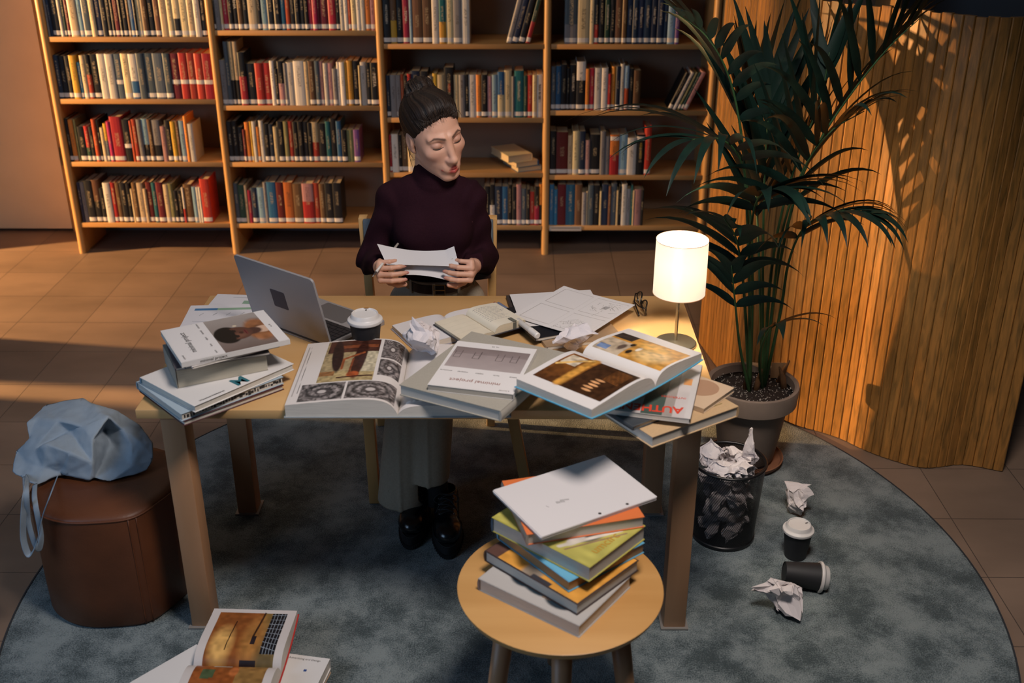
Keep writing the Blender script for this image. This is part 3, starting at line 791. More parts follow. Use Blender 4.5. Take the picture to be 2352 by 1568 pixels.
im = Img(120, 90, 'cbc9cc'); im.rect(.34, .66, .96, .78, '7f9c86'); im.rect(.2, .88, .8, .89, '80858c')
sheet('sheet of paper with one green bar, furthest behind the laptop', (-0.828, 3.095), TZ + .0002, .297, .21, -4, im)

# ------------------------------------------------------------------ laptop
M_al = mat('laptop_aluminium', '9d9b9d', 0.42, 0.3)
lp = thing('laptop', 'open silver laptop with a dark square sticker on its lid', 'laptop', tuple(at_z(760, 798, TZ + .008))[:2] + (TZ + .0006,), R(53 - 90))
# local: hinge right end at origin, hinge runs to -x, base extends +y (towards the woman)
W_, L_ = .33, .228
def rrect(x0, y0, x1, y1, r, n=6):
    o = []
    for cx, cy, a0 in ((x1 - r, y1 - r, 0), (x0 + r, y1 - r, 90), (x0 + r, y0 + r, 180), (x1 - r, y0 + r, 270)):
        for k in range(n + 1):
            a = R(a0 + 90 * k / n); o.append((cx + r * math.cos(a), cy + r * math.sin(a)))
    return o
b = MB(); b.prism(rrect(-W_, 0, 0, L_, .012), .0, .0105); b.build('base', M_al, lp)
b = MB(); b.prism(rrect(-W_ + .09, L_ - .095, -.09, L_ - .008, .004), .0105, .0108); b.build('trackpad', mat('trackpad_glass', '7c7a7c', .25, .5), lp)
b = MB(); b.prism(rrect(-W_ + .022, .018, -.022, .122, .004), .0105, .0107); b.build('keyboard_well', mat('keyboard_black', '141417', .5), lp)
M_key = mat('key_cap', '1d1d22', .45)
rows = [14, 14, 13, 12, 11, 9]
for r_, n in enumerate(rows):
    y = .027 + r_ * .0172; x0, x1 = -W_ + .026, -.026; kw = (x1 - x0) / n
    for k in range(n):
        q = MB(); q.prism(rrect(x0 + k * kw + .0009, y - .0075, x0 + (k + 1) * kw - .0009, y + .0075, .002, 2), .0107, .0122); q.build('key', M_key, lp)
th = R(103)
lidM = Matrix.Translation((0, 0.004, .0085)) @ Matrix.Rotation(th, 4, 'X')
b = MB(); b.prism(rrect(-W_, 0, 0, L_, .012), -.0035, .003); ld = b.build('lid', M_al, lp); ld.matrix_local = lidM
b = MB(); b.prism(rrect(-W_ + .004, .008, -.004, L_ - .004, .008), -.0039, -.0035); sc = b.build('screen', mat('dark_screen', '0b0c10', .12, spec=.6), ld)
b = MB(); b.prism(rrect(-.205, .085, -.145, .145, .004), .003, .0034); b.build('sticker', mat('dark_sticker', '2a2a3c', .5), ld)
b = MB(); b.tube([(-W_ + .03, .004, .008), (-.03, .004, .008)], .005, 10); b.build('hinge', mat('hinge_dark', '2a2a2e', .4), lp)

# ------------------------------------------------------------------ coffee cups
M_cup = mat('matte_black_paper_cup', '1e1f22', .6); M_lid = mat('white_cup_lid', 'cfccc9', .4)
def coffee_cup(label, loc, rot=(0, 0, 0), hgt=.118, r=.049, stain=False):
    o = thing('coffee_cup', label, 'cup', loc, rot=rot, group='takeaway coffee cups')
    b = MB(); b.lathe([(0, .002), (r * .66, .002), (r * .66, 0), (r * .69, 0), (r * .92, hgt - .022), (r * .92, hgt - .02), (0, hgt - .02)], 48); b.build('cup_body', M_cup, o, auto=35)
    z = hgt - .022
    b = MB(); b.lathe([(r * .93, z - .004), (r * 1.0, z - .003), (r * 1.02, z), (r * 1.0, z + .005), (r * .93, z + .0075), (r * .86, z + .0085), (r * .80, z + .012), (r * .77, z + .021), (r * .74, z + .0225), (r * .70, z + .0215), (r * .68, z + .019), (0, z + .0185)], 56)
    ld = b.build('lid', M_lid, o, auto=40)
    b = MB(); b.box((.004, .009, .0012), (0, r * .56, z + .0188), bevel=.0004); b.build('sip_hole', mat('sip_hole_dark', '2a2320', .8), ld)
    if stain:
        b = MB(); b.prism([(math.cos(a) * r * .16, r * .72 + math.sin(a) * r * .07) for a in np.linspace(0, 2 * math.pi, 16, endpoint=False)], z + .0222, z + .0229); b.build('coffee_stain', mat('coffee_stain_brown', 'a4753e', .5), ld)
    return o
coffee_cup('black coffee cup with white lid on the table beside the laptop', tuple(at_z(843, 806, TZ))[:2] + (TZ + .0005,), stain=True)

# ------------------------------------------------------------------ open books
def spread_z(x, w, tl, tr, hump):
    s = np.abs(x) / w; tk = np.where(x < 0, tl, tr)
    return tk * (1 - np.exp(-s * 16)) + .0015 + hump * np.sin(np.pi * np.clip(s, 0, 1) ** .55) * (0.35 + .65 * tk / max(tl, tr))
def open_book(name, label, cat, c, z0, deg, w, h, tl, tr, hump, cov, imgL, imgR, tilt=(0, 0), cover_over=.004, pages=None, ct=.0022, soft_lift=0.0, wr=None):
    o = thing(name, label, cat, (c[0], c[1], z0)); o.rotation_euler = (R(tilt[0]), R(tilt[1]), R(deg))
    # cover
    wr = wr or w
    wo = max(w, wr) + cover_over; ho = h / 2 + cover_over
    q = MB(); xs = np.linspace(-w - cover_over, wr + cover_over, 41); n = len(xs)
    lift = soft_lift * (np.abs(xs) / wo) ** 2
    v = [(x, -ho, l) for x, l in zip(xs, lift)] + [(x, ho, l) for x, l in zip(xs, lift)] + [(x, -ho, l + ct) for x, l in zip(xs, lift)] + [(x, ho, l + ct) for x, l in zip(xs, lift)]
    f = []
    for i in range(n - 1):
        f += [(i, n + i, n + i + 1, i + 1), (2 * n + i, 2 * n + i + 1, 3 * n + i + 1, 3 * n + i), (i, i + 1, 2 * n + i + 1, 2 * n + i), (n + i, 3 * n + i, 3 * n + i + 1, n + i + 1)]
    f += [(0, 2 * n, 3 * n, n), (n - 1, 2 * n - 1, 4 * n - 1, 3 * n - 1)]
    q.add(v, f); q.build('cover', cov, o, auto=40)
    wl = w
    for side, nm in ((-1, 'left_pages'), (1, 'right_pages')):
        w = wl if side < 0 else wr
        xs = side * np.linspace(0.0005, 1, 36) ** 1.5 * w; n = len(xs)
        zt = spread_z(xs, w, tl, tr, hump)
        zb = ct + .0002 + soft_lift * (np.abs(xs) / wo) ** 2
        zt = np.maximum(zt + zb, zb + .001)
        v = [(x, y, z) for y in (-h / 2, h / 2) for x, z in zip(xs, zt)] + [(x, y, z if np.ndim(z) else z) for y in (-h / 2, h / 2) for x, z in zip(xs, zb * np.ones(n))]
        f = []
        for i in range(n - 1):
            f += [(i, i + 1, n + i + 1, n + i), (2 * n + i, 3 * n + i, 3 * n + i + 1, 2 * n + i + 1), (i, 2 * n + i, 2 * n + i + 1, i + 1), (n + i, n + i + 1, 3 * n + i + 1, 3 * n + i)]
        f += [(n - 1, 3 * n - 1, 4 * n - 1, 2 * n - 1), (0, n, 3 * n, 2 * n)]
        q = MB(); q.add(v, f); q.build(nm, pages or M_pg, o, auto=40)
        img = imgL if side < 0 else imgR
        if img is not None:
            def P(U, V, side=side, w=w):
                x = (U - 1) * w if side < 0 else U * w
                x = np.sign(x + side * 1e-9) * np.maximum(np.abs(x), .0006)
                z = spread_z(x, w, tl, tr, hump) + ct + .0002 + soft_lift * (np.abs(x) / wo) ** 2 + .0006
                return np.stack([x, (V - .5) * h, z], -1)
            picture('printed_page', img, P, o, .3)
    return o

# architecture book, lying wide open along the table edge
rs_ = np.random.RandomState(2)
iL = Img(190, 230, 'd3cdc8'); U, V = iL.U, iL.V
iL.rect(.03, .12, .04, .93, 'a49c98')
iL.line(.075, .16, .06, .92, .002, '2a2422')
m = (U > .22) & (U < .74) & (V > .30) & (V < .985)
iL.rect(.22, .30, .74, .985, '9c8a66'); iL.rect(.22, .30, .74, .46, 'a89468'); iL.rect(.56, .44, .74, .86, 'b8ae92'); iL.rect(.24, .78, .74, .985, '4a2a20')
iL.rect(.3, .85, .72, .9, '7a4228'); iL.ell(.35, .72, .055, .27, '2a1816', .2, .1); iL.ell(.57, .66, .06, .33, '3a1d14', .2, -.05)
iL.line(.42, .66, .42, .50, .012, '8a4a2a'); iL.line(.42, .66, .60, .76, .014, '8f4c28'); iL.line(.51, .66, .5, .4, .01, '7a3c20'); iL.ell(.54, .4, .06, .05, '9a4a24', .3)
iL.line(.40, .36, .72, .375, .01, '3a1a14'); iL.rect(.22, .40, .36, .47, '8a6038'); iL.noise(.35, 40, 50, 3, m)
for u0, v0, u1, v1, sd in ((.77, .67, .965, .985, 1), (.77, .385, .965, .65, 2), (.10, .03, .50, .285, 3), (.52, .03, .965, .285, 4)):
    mm = (U > u0) & (U < u1) & (V > v0) & (V < v1)
    iL.rect(u0, v0, u1, v1, '6d6765')
    cu, cv = (u0 + u1) / 2, (v0 + v1) / 2
    rr = np.sqrt(((U - cu) / (u1 - u0)) ** 2 + ((V - cv) / (v1 - v0)) ** 2) * 2
    pat = .5 + .5 * np.sin(rr * (16 if sd == 4 else 30 if sd == 1 else 11) + (np.arctan2(V - cv, U - cu) * (1 if sd == 3 else 24 if sd == 1 else 0 if sd == 4 else 2)))
    iL.c = np.where(mm[..., None], iL.c * (0.35 + 1.15 * pat[..., None]), iL.c)
    iL.noise(.8, 60, 60, sd + 20, mm)
    iL.ell(cu, cv, (u1 - u0) * .16, (v1 - v0) * .16, '4a4443', .3); iL.ell(cu, cv, (u1 - u0) * .10, (v1 - v0) * .1, 'b9b2ae', .3)
iL.c = np.clip(iL.c, 0, .75)
iR = Img(120, 140, 'd6d1ce'); iR.rect(.34, .06, .9, .10, '4a4645'); iR.noise(.9, 50, 20, 5, (iR.V > .06) & (iR.V < .10)); iR.rect(.34, .12, .9, .13, '8a8684')
iR.ell(.1, .42, .04, .06, 'a8867c', .3)
open_book('open_book', 'large open architecture book showing a stair photo at the front table edge', 'book', (-.311, 2.588), TZ + .0005, .8, .283, .362, .030, .017, .016, mat('pale_cloth_cover', '8f979b', .7), iL, iR, ct=.003)

# big grey book and the magazine on it
gb = flat_book('book', 'large grey cloth book lying across the open architecture book', 'book', (-.0905, 2.528), TZ + .049, .292, .366, .031, -27.5, M_gc, M_pg, 1, ct=.003, tilt=(0, R(0)), spine_mat=mat('pale_grey_spine', 'b3aea3', .7))
mp = flat_book('magazine', 'white magazine with pale chair photo on the large grey book', 'magazine', (-.092, 2.505), TZ + .0806, .22, .265, .016, 166.5, M_wc, mat('beige_pages', 'a8a195', .85, noise=.08, scale=900, stretch=(.02, .02, 1)), -1, ct=.0008, over=.001, soft=True)
minimal_cover(mp, .22, .265, .0163, False)
# notebooks
im1 = Img(60, 60, 'd5d2d3'); im1.noise(.03, 6, 6, 2)
im1b = Img(60, 60, 'd6d3d2')
open_book('open_notebook', 'large open blank white notebook in the middle of the table', 'notebook', (-.19, 2.95), TZ + .0005, 29, .17, .17, .010, .008, .006, mat('grey_notebook_cover', '8d8a94', .6), im1, im1b, ct=.0015)
im2 = Img(60, 80, 'd9d0bb'); im2.noise(.03, 6, 6, 8)
for i in range(16): im2.rect(.08, .08 + .055 * i, .92, .084 + .055 * i, 'cfc6b0')
im3 = Img(110, 120, 'd9d2c0'); rg = random.Random(8)
for i in range(11):
    v = .88 - .06 * i; u = .12
    while u < rg.uniform(.6, .9):
        l = rg.uniform(.03, .08); k = 0
        while k < l: im3.line(u + k, v + rg.uniform(-.010, .010), u + k + .012, v + rg.uniform(-.010, .010), .0035, '5a5c66'); k += .012
        u += l + .025
on = open_book('open_notebook', 'small cream open notebook with handwriting, lying on the white notebook', 'notebook', (-.118, 2.925), TZ + .0215, 35, .108, .158, .006, .017, .005, mat('dark_notebook_cover', '33343c', .6), im2, im3, ct=.0015, pages=M_pgc)
b = MB(); b.box((.012, .0008, .02), (.07, -.0795, .012)); b.box((.012, .03, .0008), (.07, -.066, .0265)); b.build('elastic_band', mat('grey_elastic', '5f5f56', .7), on)
# loose papers poking out under the grey book
sheet('white sheet sticking out from behind the large grey book', (.0, 2.79), TZ + .0004, .15, .10, -20, Img(20, 20, 'd4d1d0'))
# marker and pens
def pen(label, c, z, deg, ln, r, col, capcol, name='marker', cat='pen', capfrac=.35):
    o = thing(name, label, cat, (c[0], c[1], z + r), R(deg))
    b = MB(); b.lathe([(0, -ln / 2), (r * .9, -ln / 2), (r, -ln / 2 + .002), (r, ln * (.5 - capfrac)), (0, ln * (.5 - capfrac))], 16, mx=Matrix.Rotation(R(90), 4, 'Y')); b.build('barrel', mat('pen_' + col, col, .4), o, auto=40)
    b = MB(); b.lathe([(r * 1.02, ln * (.5 - capfrac)), (r * 1.12, ln * (.5 - capfrac)), (r * 1.12, ln / 2 - .003), (r * .8, ln / 2), (0, ln / 2)], 16, mx=Matrix.Rotation(R(90), 4, 'Y')); b.build('cap', mat('pen_' + capcol, capcol, .4), o, auto=40)
    return o
pen('white marker pen lying beside the small notebook', (.022, 2.875), TZ + .0285, -62, .125, .0085, 'c9c5bf', 'd8d4ce')
pen('brown pencil lying at the back of the small notebook', (-.052, 3.075), TZ + .0005, -62, .12, .006, '8a3d26', '5a2a1c')
pen('grey blue pen lying next to the brown pencil', (-.034, 3.072), TZ + .0005, -58, .13, .006, '6d7890', '8a93a6')
# sketches on magazines
t = flat_book('magazine', 'colour magazine at the bottom of the pile under the sketches', 'magazine', (.150, 2.965), TZ + .0006, .235, .27, .010, 17, mat('tan_mag', '9a8064', .35), M_pg, -1, ct=.0006, over=.001, soft=True)
t = flat_book('notebook', 'black covered notebook poking out beneath the storyboard sketches', 'notebook', (.055, 2.972), TZ + .0112, .13, .24, .009, 24, mat('black_notebook', '17181e', .4), M_pg, -1, ct=.001, over=.001, soft=True)
t = flat_book('box', 'small dark flat box at the back left corner of the sketches', 'box', (.0, 3.135), TZ + .0006, .075, .10, .012, 8, mat('dark_box', '3a3230', .5), M_pg, -1, soft=True)
im = Img(40, 40, 'd2cfce')
sheet('white stack sheet under the storyboard, poking out at back left', (.115, 3.06), TZ + .0215, .26, .25, 9, im)
iS = Img(170, 190, 'd3d0cf'); rg = random.Random(21)
for u0, v0, u1, v1 in ((.07, .07, .47, .46), (.53, .07, .95, .46), (.07, .54, .47, .94), (.53, .54, .95, .94)):
    for q in ((u0, v0, u1, v0), (u1, v0, u1, v1), (u1, v1, u0, v1), (u0, v1, u0, v0)): iS.line(*q, .0022, '8a8480')
for a, bb in (((.55, .1, .8, .3), 9), ((.6, .6, .9, .9), 12)):
    for k in range(bb * 2):
        u, v = rg.uniform(a[0], a[2]), rg.uniform(a[1], a[3]); an = rg.uniform(0, 6.28); l = rg.uniform(.03, .12)
        iS.line(u, v, u + l * math.cos(an), v + l * math.sin(an), .0018, '7c7672')
for k in range(6): iS.line(.72 + .012 * k, .72, .735 + .012 * k, .80, .003, '3f3a3a')
for k in range(4): iS.line(.60 + .03 * k, .2, .66 + .03 * k, .34, .0015, '8a8480')
sheet('storyboard sheet with four pencil frames on top of the sketches', (.163, 3.023), TZ + .0255, .262, .288, -35.5, iS, curl=.003)

# ------------------------------------------------------------------ right end of the table
kb = flat_book('book', 'large tan hardback overhanging the right front corner of the table', 'book', (.352, 2.462), TZ + .0006, .282, .30, .031, 33.7, mat('kraft_cover', 'bfa078', .7, noise=.05, scale=200), M_pg, 1, ct=.003)
b = MB(); b.box((.05, .0025, .0003), (0, -.1, .0313)); b.box((.05, .0025, .0003), (0, -.108, .0313)); b.box((.05, .0025, .0003), (0, -.116, .0313)); b.build('printed_lines', mat('olive_ink', '8a7a40', .6), kb, loc=(.09, 0, 0))
t = flat_book('book', 'small pale paperback under the red lettered magazine at the right edge', 'book', (.425, 2.50), TZ + .0322, .15, .21, .013, 50, mat('pale_peach_cover', 'cbb092', .5), M_pg, -1, ct=.0008, soft=True)
b = MB(); b.lathe([(0, 0), (.045, 0), (.045, .0004), (0, .0004)], 32); b.build('printed_disc', mat('peach_disc', 'a98468', .5), t, loc=(.02, -.04, .0131))
t = flat_book('book', 'thin dark book under the red lettered magazine, showing its end', 'book', (.276, 2.405), TZ + .0322, .14, .19, .0125, 35, mat('dark_slate_cover', '3a3f44', .5), M_pg, -1)
au = flat_book('magazine', 'magazine with upside-down red capital letters at the right table corner', 'magazine', (.330, 2.476), TZ + .0458, .245, .305, .013, 166, mat('mag_cover_base', 'b9b2ae', .35), M_pg, -1, ct=.0008, over=.001, soft=True, spine_mat=mat('mag_spine_dark', '46464a', .4))
im = Img(130, 160, 'bdb6b2')
im.grad(0, .0, 1, 1, 'c9c2bf', 'a9a29e', True); im.rect(.28, 0, .50, 1, '46564e'); im.rect(.18, 0, .28, 1, '9c938c'); im.noise(.08, 10, 10, 6)
im.ell(.36, .12, .16, .08, '20201e', .3); im.rect(.02, .30, .14, .42, 'd89048'); im.ell(.6, .62, .14, .12, '6a4a38', .3); im.ell(.72, .6, .1, .07, 'a06a48', .4); im.ell(.66, .72, .12, .05, '2f2320', .4)
im.rect(0, 0, .06, 1, 'c9c5c2')
picture('cover_print', im, flat(-.121, -.151, .121, .151, .0132), au)
RINK = mat('red_ink', 'd2452e', .5)
at_ = flat_text('AUTHENTIC', .046, 0, 0, 0, RINK, au, bold=.0012); at_.data.transform(Matrix.Translation((.004, .121, .0136)) @ Matrix.Rotation(R(4), 4, 'Z') @ Matrix.Diagonal((.82, 1, 1, 1)))
flat_text('INTERIORS', .013, -.07, .05, .0136, RINK, au, name='subtitle')
# open blue book
iN = Img(170, 150, 'd6d2cf'); U, V = iN.U, iN.V
m = (U > .16) & (U < .80) & (V > .04) & (V < .93)
iN.rect(.16, .04, .80, .93, '3a2210'); iN.grad(.16, .55, .80, .93, '4a2a12', '8a5420', True); iN.line(.2, .62, .8, .62, .05, 'c08a3c'); iN.rect(.55, .70, .76, .90, 'c9bba4'); iN.line(.5, .9, .78, .64, .02, 'd8b068')
for k in range(5): iN.ell(.26 + .055 * k, .30 + .02 * (k % 2), .018, .06, 'd09a68', .4)
for k in range(12): iN.line(.50 + .022 * k, .10, .52 + .022 * k, .30, .004, '7a4a20')
iN.noise(.4, 24, 24, 5, m)
iF = Img(170, 150, 'd8d4d0'); U, V = iF.U, iF.V
m = (U > .14) & (U < .80) & (V > .03) & (V < .95)
iF.rect(.14, .03, .80, .95, 'c08a3c'); iF.rect(.14, .60, .55, .95, 'b9a78e'); iF.rect(.6, .7, .80, .95, '3a302a'); iF.ell(.4, .3, .2, .2, 'd8b478', .6); iF.rect(.18, .78, .3, .92, '6a7ea0'); iF.ell(.3, .55, .06, .03, '2a2018', .3); iF.ell(.45, .5, .08, .025, 'd8d0c0', .3); iF.ell(.52, .62, .06, .03, '2a2018', .3); iF.ell(.36, .68, .1, .04, '5a4a40', .5)
iF.ell(.62, .4, .12, .2, 'd8a650', .6); iF.noise(.35, 20, 20, 9, m)
open_book('open_book', 'open book with sky blue cover and warm interior photos by the lamp', 'book', (.247, 2.462), TZ + .098, 47, .246, .238, .019, .016, .020, mat('sky_blue_cover', '4f9cbd', .45), iN, iF, tilt=(-1.0, 0.5), ct=.002, soft_lift=.012, wr=.198)

# ------------------------------------------------------------------ glasses
gl = thing('eyeglasses', 'folded black framed eyeglasses near the table lamp', 'glasses', tuple(at_z(1475, 712, TZ))[:2] + (TZ + .0005,), R(97))
M_fr = mat('black_acetate', '141414', .2)
for s in (-1, 1):
    pts = [(s * .034 + .026 * math.cos(a), 0.004 * math.cos(2 * a), .023 + .0205 * math.sin(a) * (1 + .08 * math.cos(a))) for a in np.linspace(0, 2 * math.pi, 33)]
    b = MB(); b.tube(pts, .0024, 8, cap=False); b.build('rim', M_fr, gl, True)
    pts = [(s * .034 + .0235 * math.cos(a), 0, .023 + .018 * math.sin(a)) for a in np.linspace(0, 2 * math.pi, 24, endpoint=False)]
    pmesh('lens', pts + [(x, y + .001, z) for x, y, z in pts], [list(range(24)), list(range(24, 48))[::-1]], mat('clear_lens', (.9, .9, .9), .05, trans=1.0), gl)
    b = MB(); b.tube([(s * .060, .002, .030), (s * .058, .010, .031), (s * .02, .016 + .006 * (s > 0), .022), (-s * .04, .017 + .006 * (s > 0), .012), (-s * .055, .016 + .006 * (s > 0), .006)], .0022, 8); b.build('temple', M_fr, gl, True)
b = MB(); b.tube([(-.009, 0, .026), (0, -.002, .030), (.009, 0, .026)], .002, 8); b.build('bridge', M_fr, gl, True)

# ------------------------------------------------------------------ table lamp
lm = thing('table_lamp', 'lit table lamp with white drum shade and metal stem', 'lamp', tuple(at_z(1551, 790, TZ))[:2] + (TZ + .0005,))
M_brs = mat('brushed_nickel', 'a79f8c', .3, 0.9)
b = MB(); b.lathe([(0, 0), (.058, 0), (.0605, .002), (.0605, .0055), (.058, .008), (.02, .0098), (.006, .013), (0, .013)], 56); b.build('base', M_brs, lm, auto=40)
b = MB(); b.lathe([(.0048, .012), (.0048, .2), (.012, .202), (.012, .23), (0, .23)], 20); b.build('stem', M_brs, lm, auto=40)
def shade_mat():
    m = bpy.data.materials.new('lit_fabric_shade'); m.use_nodes = True
    nt = m.node_tree; p = nt.nodes['Principled BSDF']; p.inputs['Base Color'].default_value = (*lin('e9dfd0'), 1); p.inputs['Roughness'].default_value = .9
    p.inputs['Emission Color'].default_value = (1.0, .92, .80, 1); p.inputs['Emission Strength'].default_value = 0.45
    tl = nt.nodes.new('ShaderNodeBsdfTranslucent'); tl.inputs[0].default_value = (.80, .76, .70, 1)
    ms = nt.nodes.new('ShaderNodeMixShader'); ms.inputs[0].default_value = .35
    nt.links.new(p.outputs[0], ms.inputs[1]); nt.links.new(tl.outputs[0], ms.inputs[2]); nt.links.new(ms.outputs[0], nt.nodes['Material Output'].inputs[0])
    return m
b = MB(); b.lathe([(.0735, .160), (.0725, .320), (.0715, .320), (.0725, .160)], 72, closed=True); b.build('lamp_shade', shade_mat(), lm, auto=60)
b = MB()
for z, r in ((.160, .0736), (.320, .0726)): b.tube([(r * math.cos(a), r * math.sin(a), z) for a in np.linspace(0, 2 * math.pi, 65)], .0011, 6, cap=False)
b.build('shade_ring', mat('shade_ring_copper', 'b98a60', .4), lm, True)
b = MB()
for k in range(3):
    a = k * 2.094; b.tube([(.012 * math.cos(a), .012 * math.sin(a), .215), (.0728 * math.cos(a), .0728 * math.sin(a), .215)], .0012, 6)
b.build('shade_spider', M_brs, lm)
b = MB(); b.lathe([(0, .23), (.012, .232), (.024, .252), (.027, .268), (.022, .286), (.010, .294), (0, .295)], 32)
b.build('bulb', mat('lit_bulb', 'ffe9cc', .3, emit=(1, .82, .60), estr=400.0), lm, True)

# ------------------------------------------------------------------ crumpled paper
M_cr = mat('crumpled_white_paper', 'cfc8c8', .8)
def crumple_mesh(seed, r=.045, sub=4, sq=(1, 1, .8), spike=.25):
    """a sphere folded over many random planes: dents with sharp creases and a few standing corners"""
    rg = np.random.RandomState(seed)
    bm = bmesh.new(); bmesh.ops.create_icosphere(bm, subdivisions=sub, radius=1.0)
    Q = np.array([v.co for v in bm.verts])
    def rd():
        d = rg.randn(3); return d / np.linalg.norm(d)
    for i in range(34):
        d = rd(); h = Q @ d; o = np.quantile(h, rg.uniform(.80, .96))
        Q = Q - d * (rg.uniform(1.2, 1.9) * np.maximum(h - o, 0))[:, None]
        if i % 4 == 0:
            e = np.cross(d, rd()); Q = Q + np.outer(.22 * np.abs(Q @ d - rg.uniform(-.5, .5)), e / np.linalg.norm(e))
    for i in range(int(2 + spike * 4)):
        d = rd(); h = Q @ d; m = h.max(); t = np.maximum(h - m * .72, 0) / (m * .28)
        Q = Q + d * (t ** 1.3 * rg.uniform(.05, .12 + spike * .35))[:, None]
    for i in range(16):
        d = rd(); e = rd(); w = rg.uniform(.35, .7); x = (Q @ d) / w + rg.rand(); tri = np.abs(x - np.floor(x) - .5) * w
        Q = Q + .16 * np.outer(tri, e)
    Q -= Q.mean(0); Q *= r / np.quantile(np.linalg.norm(Q, axis=1), .93); Q *= np.array(sq); Q[:, 2] -= Q[:, 2].min()
    F = [[v.index for v in f.verts] for f in bm.faces]; bm.free()
    return Q, F
def crumple(label, loc, seed, r, rz=0, group=None, sq=(1, 1, .85), spike=.25):
    Q, F = crumple_mesh(seed, r, sq=sq, spike=spike)
    o = pmesh('crumpled_paper', Q, F, M_cr); o.location = loc; o.rotation_euler = (0, 0, rz)
    return tag(o, label, 'crumpled paper', group)
p = at_z(968, 815, TZ + .04); crumple('crumpled paper ball on the open architecture book beside the notebook', (p[0], p[1] + .01, TZ + .045), 4, .062, .3)
p = at_z(1322, 792, TZ + .03); crumple('crumpled paper ball behind the open blue book by the lamp', (p[0], p[1] + .005, TZ + .001), 9, .055, 1.0, sq=(1, 1, 1.25))
# ------------------------------------------------------------------ the woman
RP = np.array([-0.285, 3.42, 0.0115])
person = thing('person', 'woman in dark turtleneck and khaki trousers sitting at the table reading papers', 'person', tuple(RP))
def skin_mat():
    m = bpy.data.materials.new('skin'); m.use_nodes = True
    p = m.node_tree.nodes['Principled BSDF']
    a = m.node_tree.nodes.new('ShaderNodeVertexColor'); a.layer_name = 'Col'
    m.node_tree.links.new(a.outputs[0], p.inputs['Base Color'])
    p.inputs['Roughness'].default_value = 0.48; p.inputs['Specular IOR Level'].default_value = 0.35
    p.inputs['Subsurface Weight'].default_value = 0.12; p.inputs['Subsurface Radius'].default_value = (0.012, 0.005, 0.003); p.inputs['Subsurface Scale'].default_value = 0.5
    return m
SKIN = np.array(lin('d0a189')); LIP = np.array(lin('ad4f48')); BROW = np.array(lin('3a2822'))
def ss(x, a, b):
    t = np.clip((x - a) / (b - a), 0, 1); return t * t * (3 - 2 * t)
# head frame: local x to her left, -y where she faces, z up
HC = np.array([-0.275, 3.388, 1.196]); HS = 1.08
yaw, pit, rol = R(33), R(9), R(-12)
def rotm(ax, a):
    return np.array(Matrix.Rotation(a, 3, ax))
HR = rotm('Z', yaw) @ rotm('X', pit) @ rotm('Y', rol)
def h2w(V): return (V * HS) @ HR.T + HC
def w2h(V): return ((V - HC) @ HR) / HS

def lips_d(P):
    Q = P.copy(); Q[..., 0] = np.abs(Q[..., 0])
    up = cone(Q, (0.0, -.1010, -.0668), (.0290, -.0850, -.0722), .0066, .0028)
    lo = cone(Q, (0.0, -.1000, -.0780), (.0250, -.0865, -.0742), .0082, .0036)
    return up, lo
def head_sdf(P):
    Q = P.copy(); Q[..., 0] = np.abs(Q[..., 0])
    d = ell(P, (0, .018, .042), (.0745, .093, .083))
    d = smin(d, ell(P, (0, -.030, -.013), (.0648, .0668, .086)), .03)
    d = smin(d, ell(P, (0, -.036, -.071), (.0430, .053, .044)), .03)
    d = smin(d, ell(P, (0, -.077, -.104), (.0170, .0145, .0135)), .022)               # chin
    d = smin(d, cone(Q, (.054, .0, -.047), (.015, -.070, -.103), .013, .012), .02)   # jaw line
    d = smin(d, ell(Q, (.040, -.064, -.020), (.022, .018, .016)), .02)               # cheek bones
    d = smin(d, cone(Q, (.012, -.089, .026), (.046, -.070, .026), .0085, .007), .014)  # brow ridge
    d = smax(d, -ell(Q, (.0315, -.098, .0080), (.0185, .017, .0125)), .012)           # sockets
    d = smin(d, ell(Q, (.0315, -.0735, .0065), (.0168, .0165, .0118)), .004)          # lidded eyes
    d = smin(d, cone(P, (0, -.087, .021), (0, -.1100, -.0365), .0088, .0106), .011)    # nose
    d = smin(d, ell(P, (0, -.1125, -.0385), (.0100, .0086, .0080)), .010)
    d = smin(d, ell(Q, (.0110, -.0998, -.0420), (.0076, .0105, .0070)), .010)
    d = smax(d, -ell(Q, (.0062, -.1070, -.0492), (.0036, .0060, .0034)), .003)
    d = smin(d, ell(P, (0, -.0900, -.069), (.026, .0125, .018)), .014)                 # mouth mound
    up, lo = lips_d(P)
    d = smin(d, up, .0035); d = smin(d, lo, .0035)
    d = smax(d, -cone(Q, (0, -.1070, -.0724), (.024, -.0905, -.0732), .0013, .0006), .002)
    d = smin(d, cone(P, (0, -.0985, -.055), (0, -.0985, -.063), .0012, .001), .004)
    # ears
    e = ell(Q, (.0735, .012, -.004), (.0085, .0190, .0310))
    e = smax(e, -ell(Q, (.0830, .008, .001), (.0065, .0115, .0190)), .004)
    e = smin(e, ell(Q, (.0735, .0015, -.006), (.0050, .005, .007)), .004)
    e = smin(e, ell(Q, (.0705, .003, -.029), (.006, .008, .009)), .005)
    d = smin(d, e, .006)
    return d
NECK0 = w2h(np.array([-0.283, 3.428, 1.10])); NECK1 = w2h(np.array([-0.283, 3.45, 0.98]))
def head_full(P): return smin(head_sdf(P), cone(P, NECK0, NECK1, .054, .060), .02)
hv, hf = surfnets(head_full, (-.10, -.135, -.24), (.10, .145, .135), .0024)
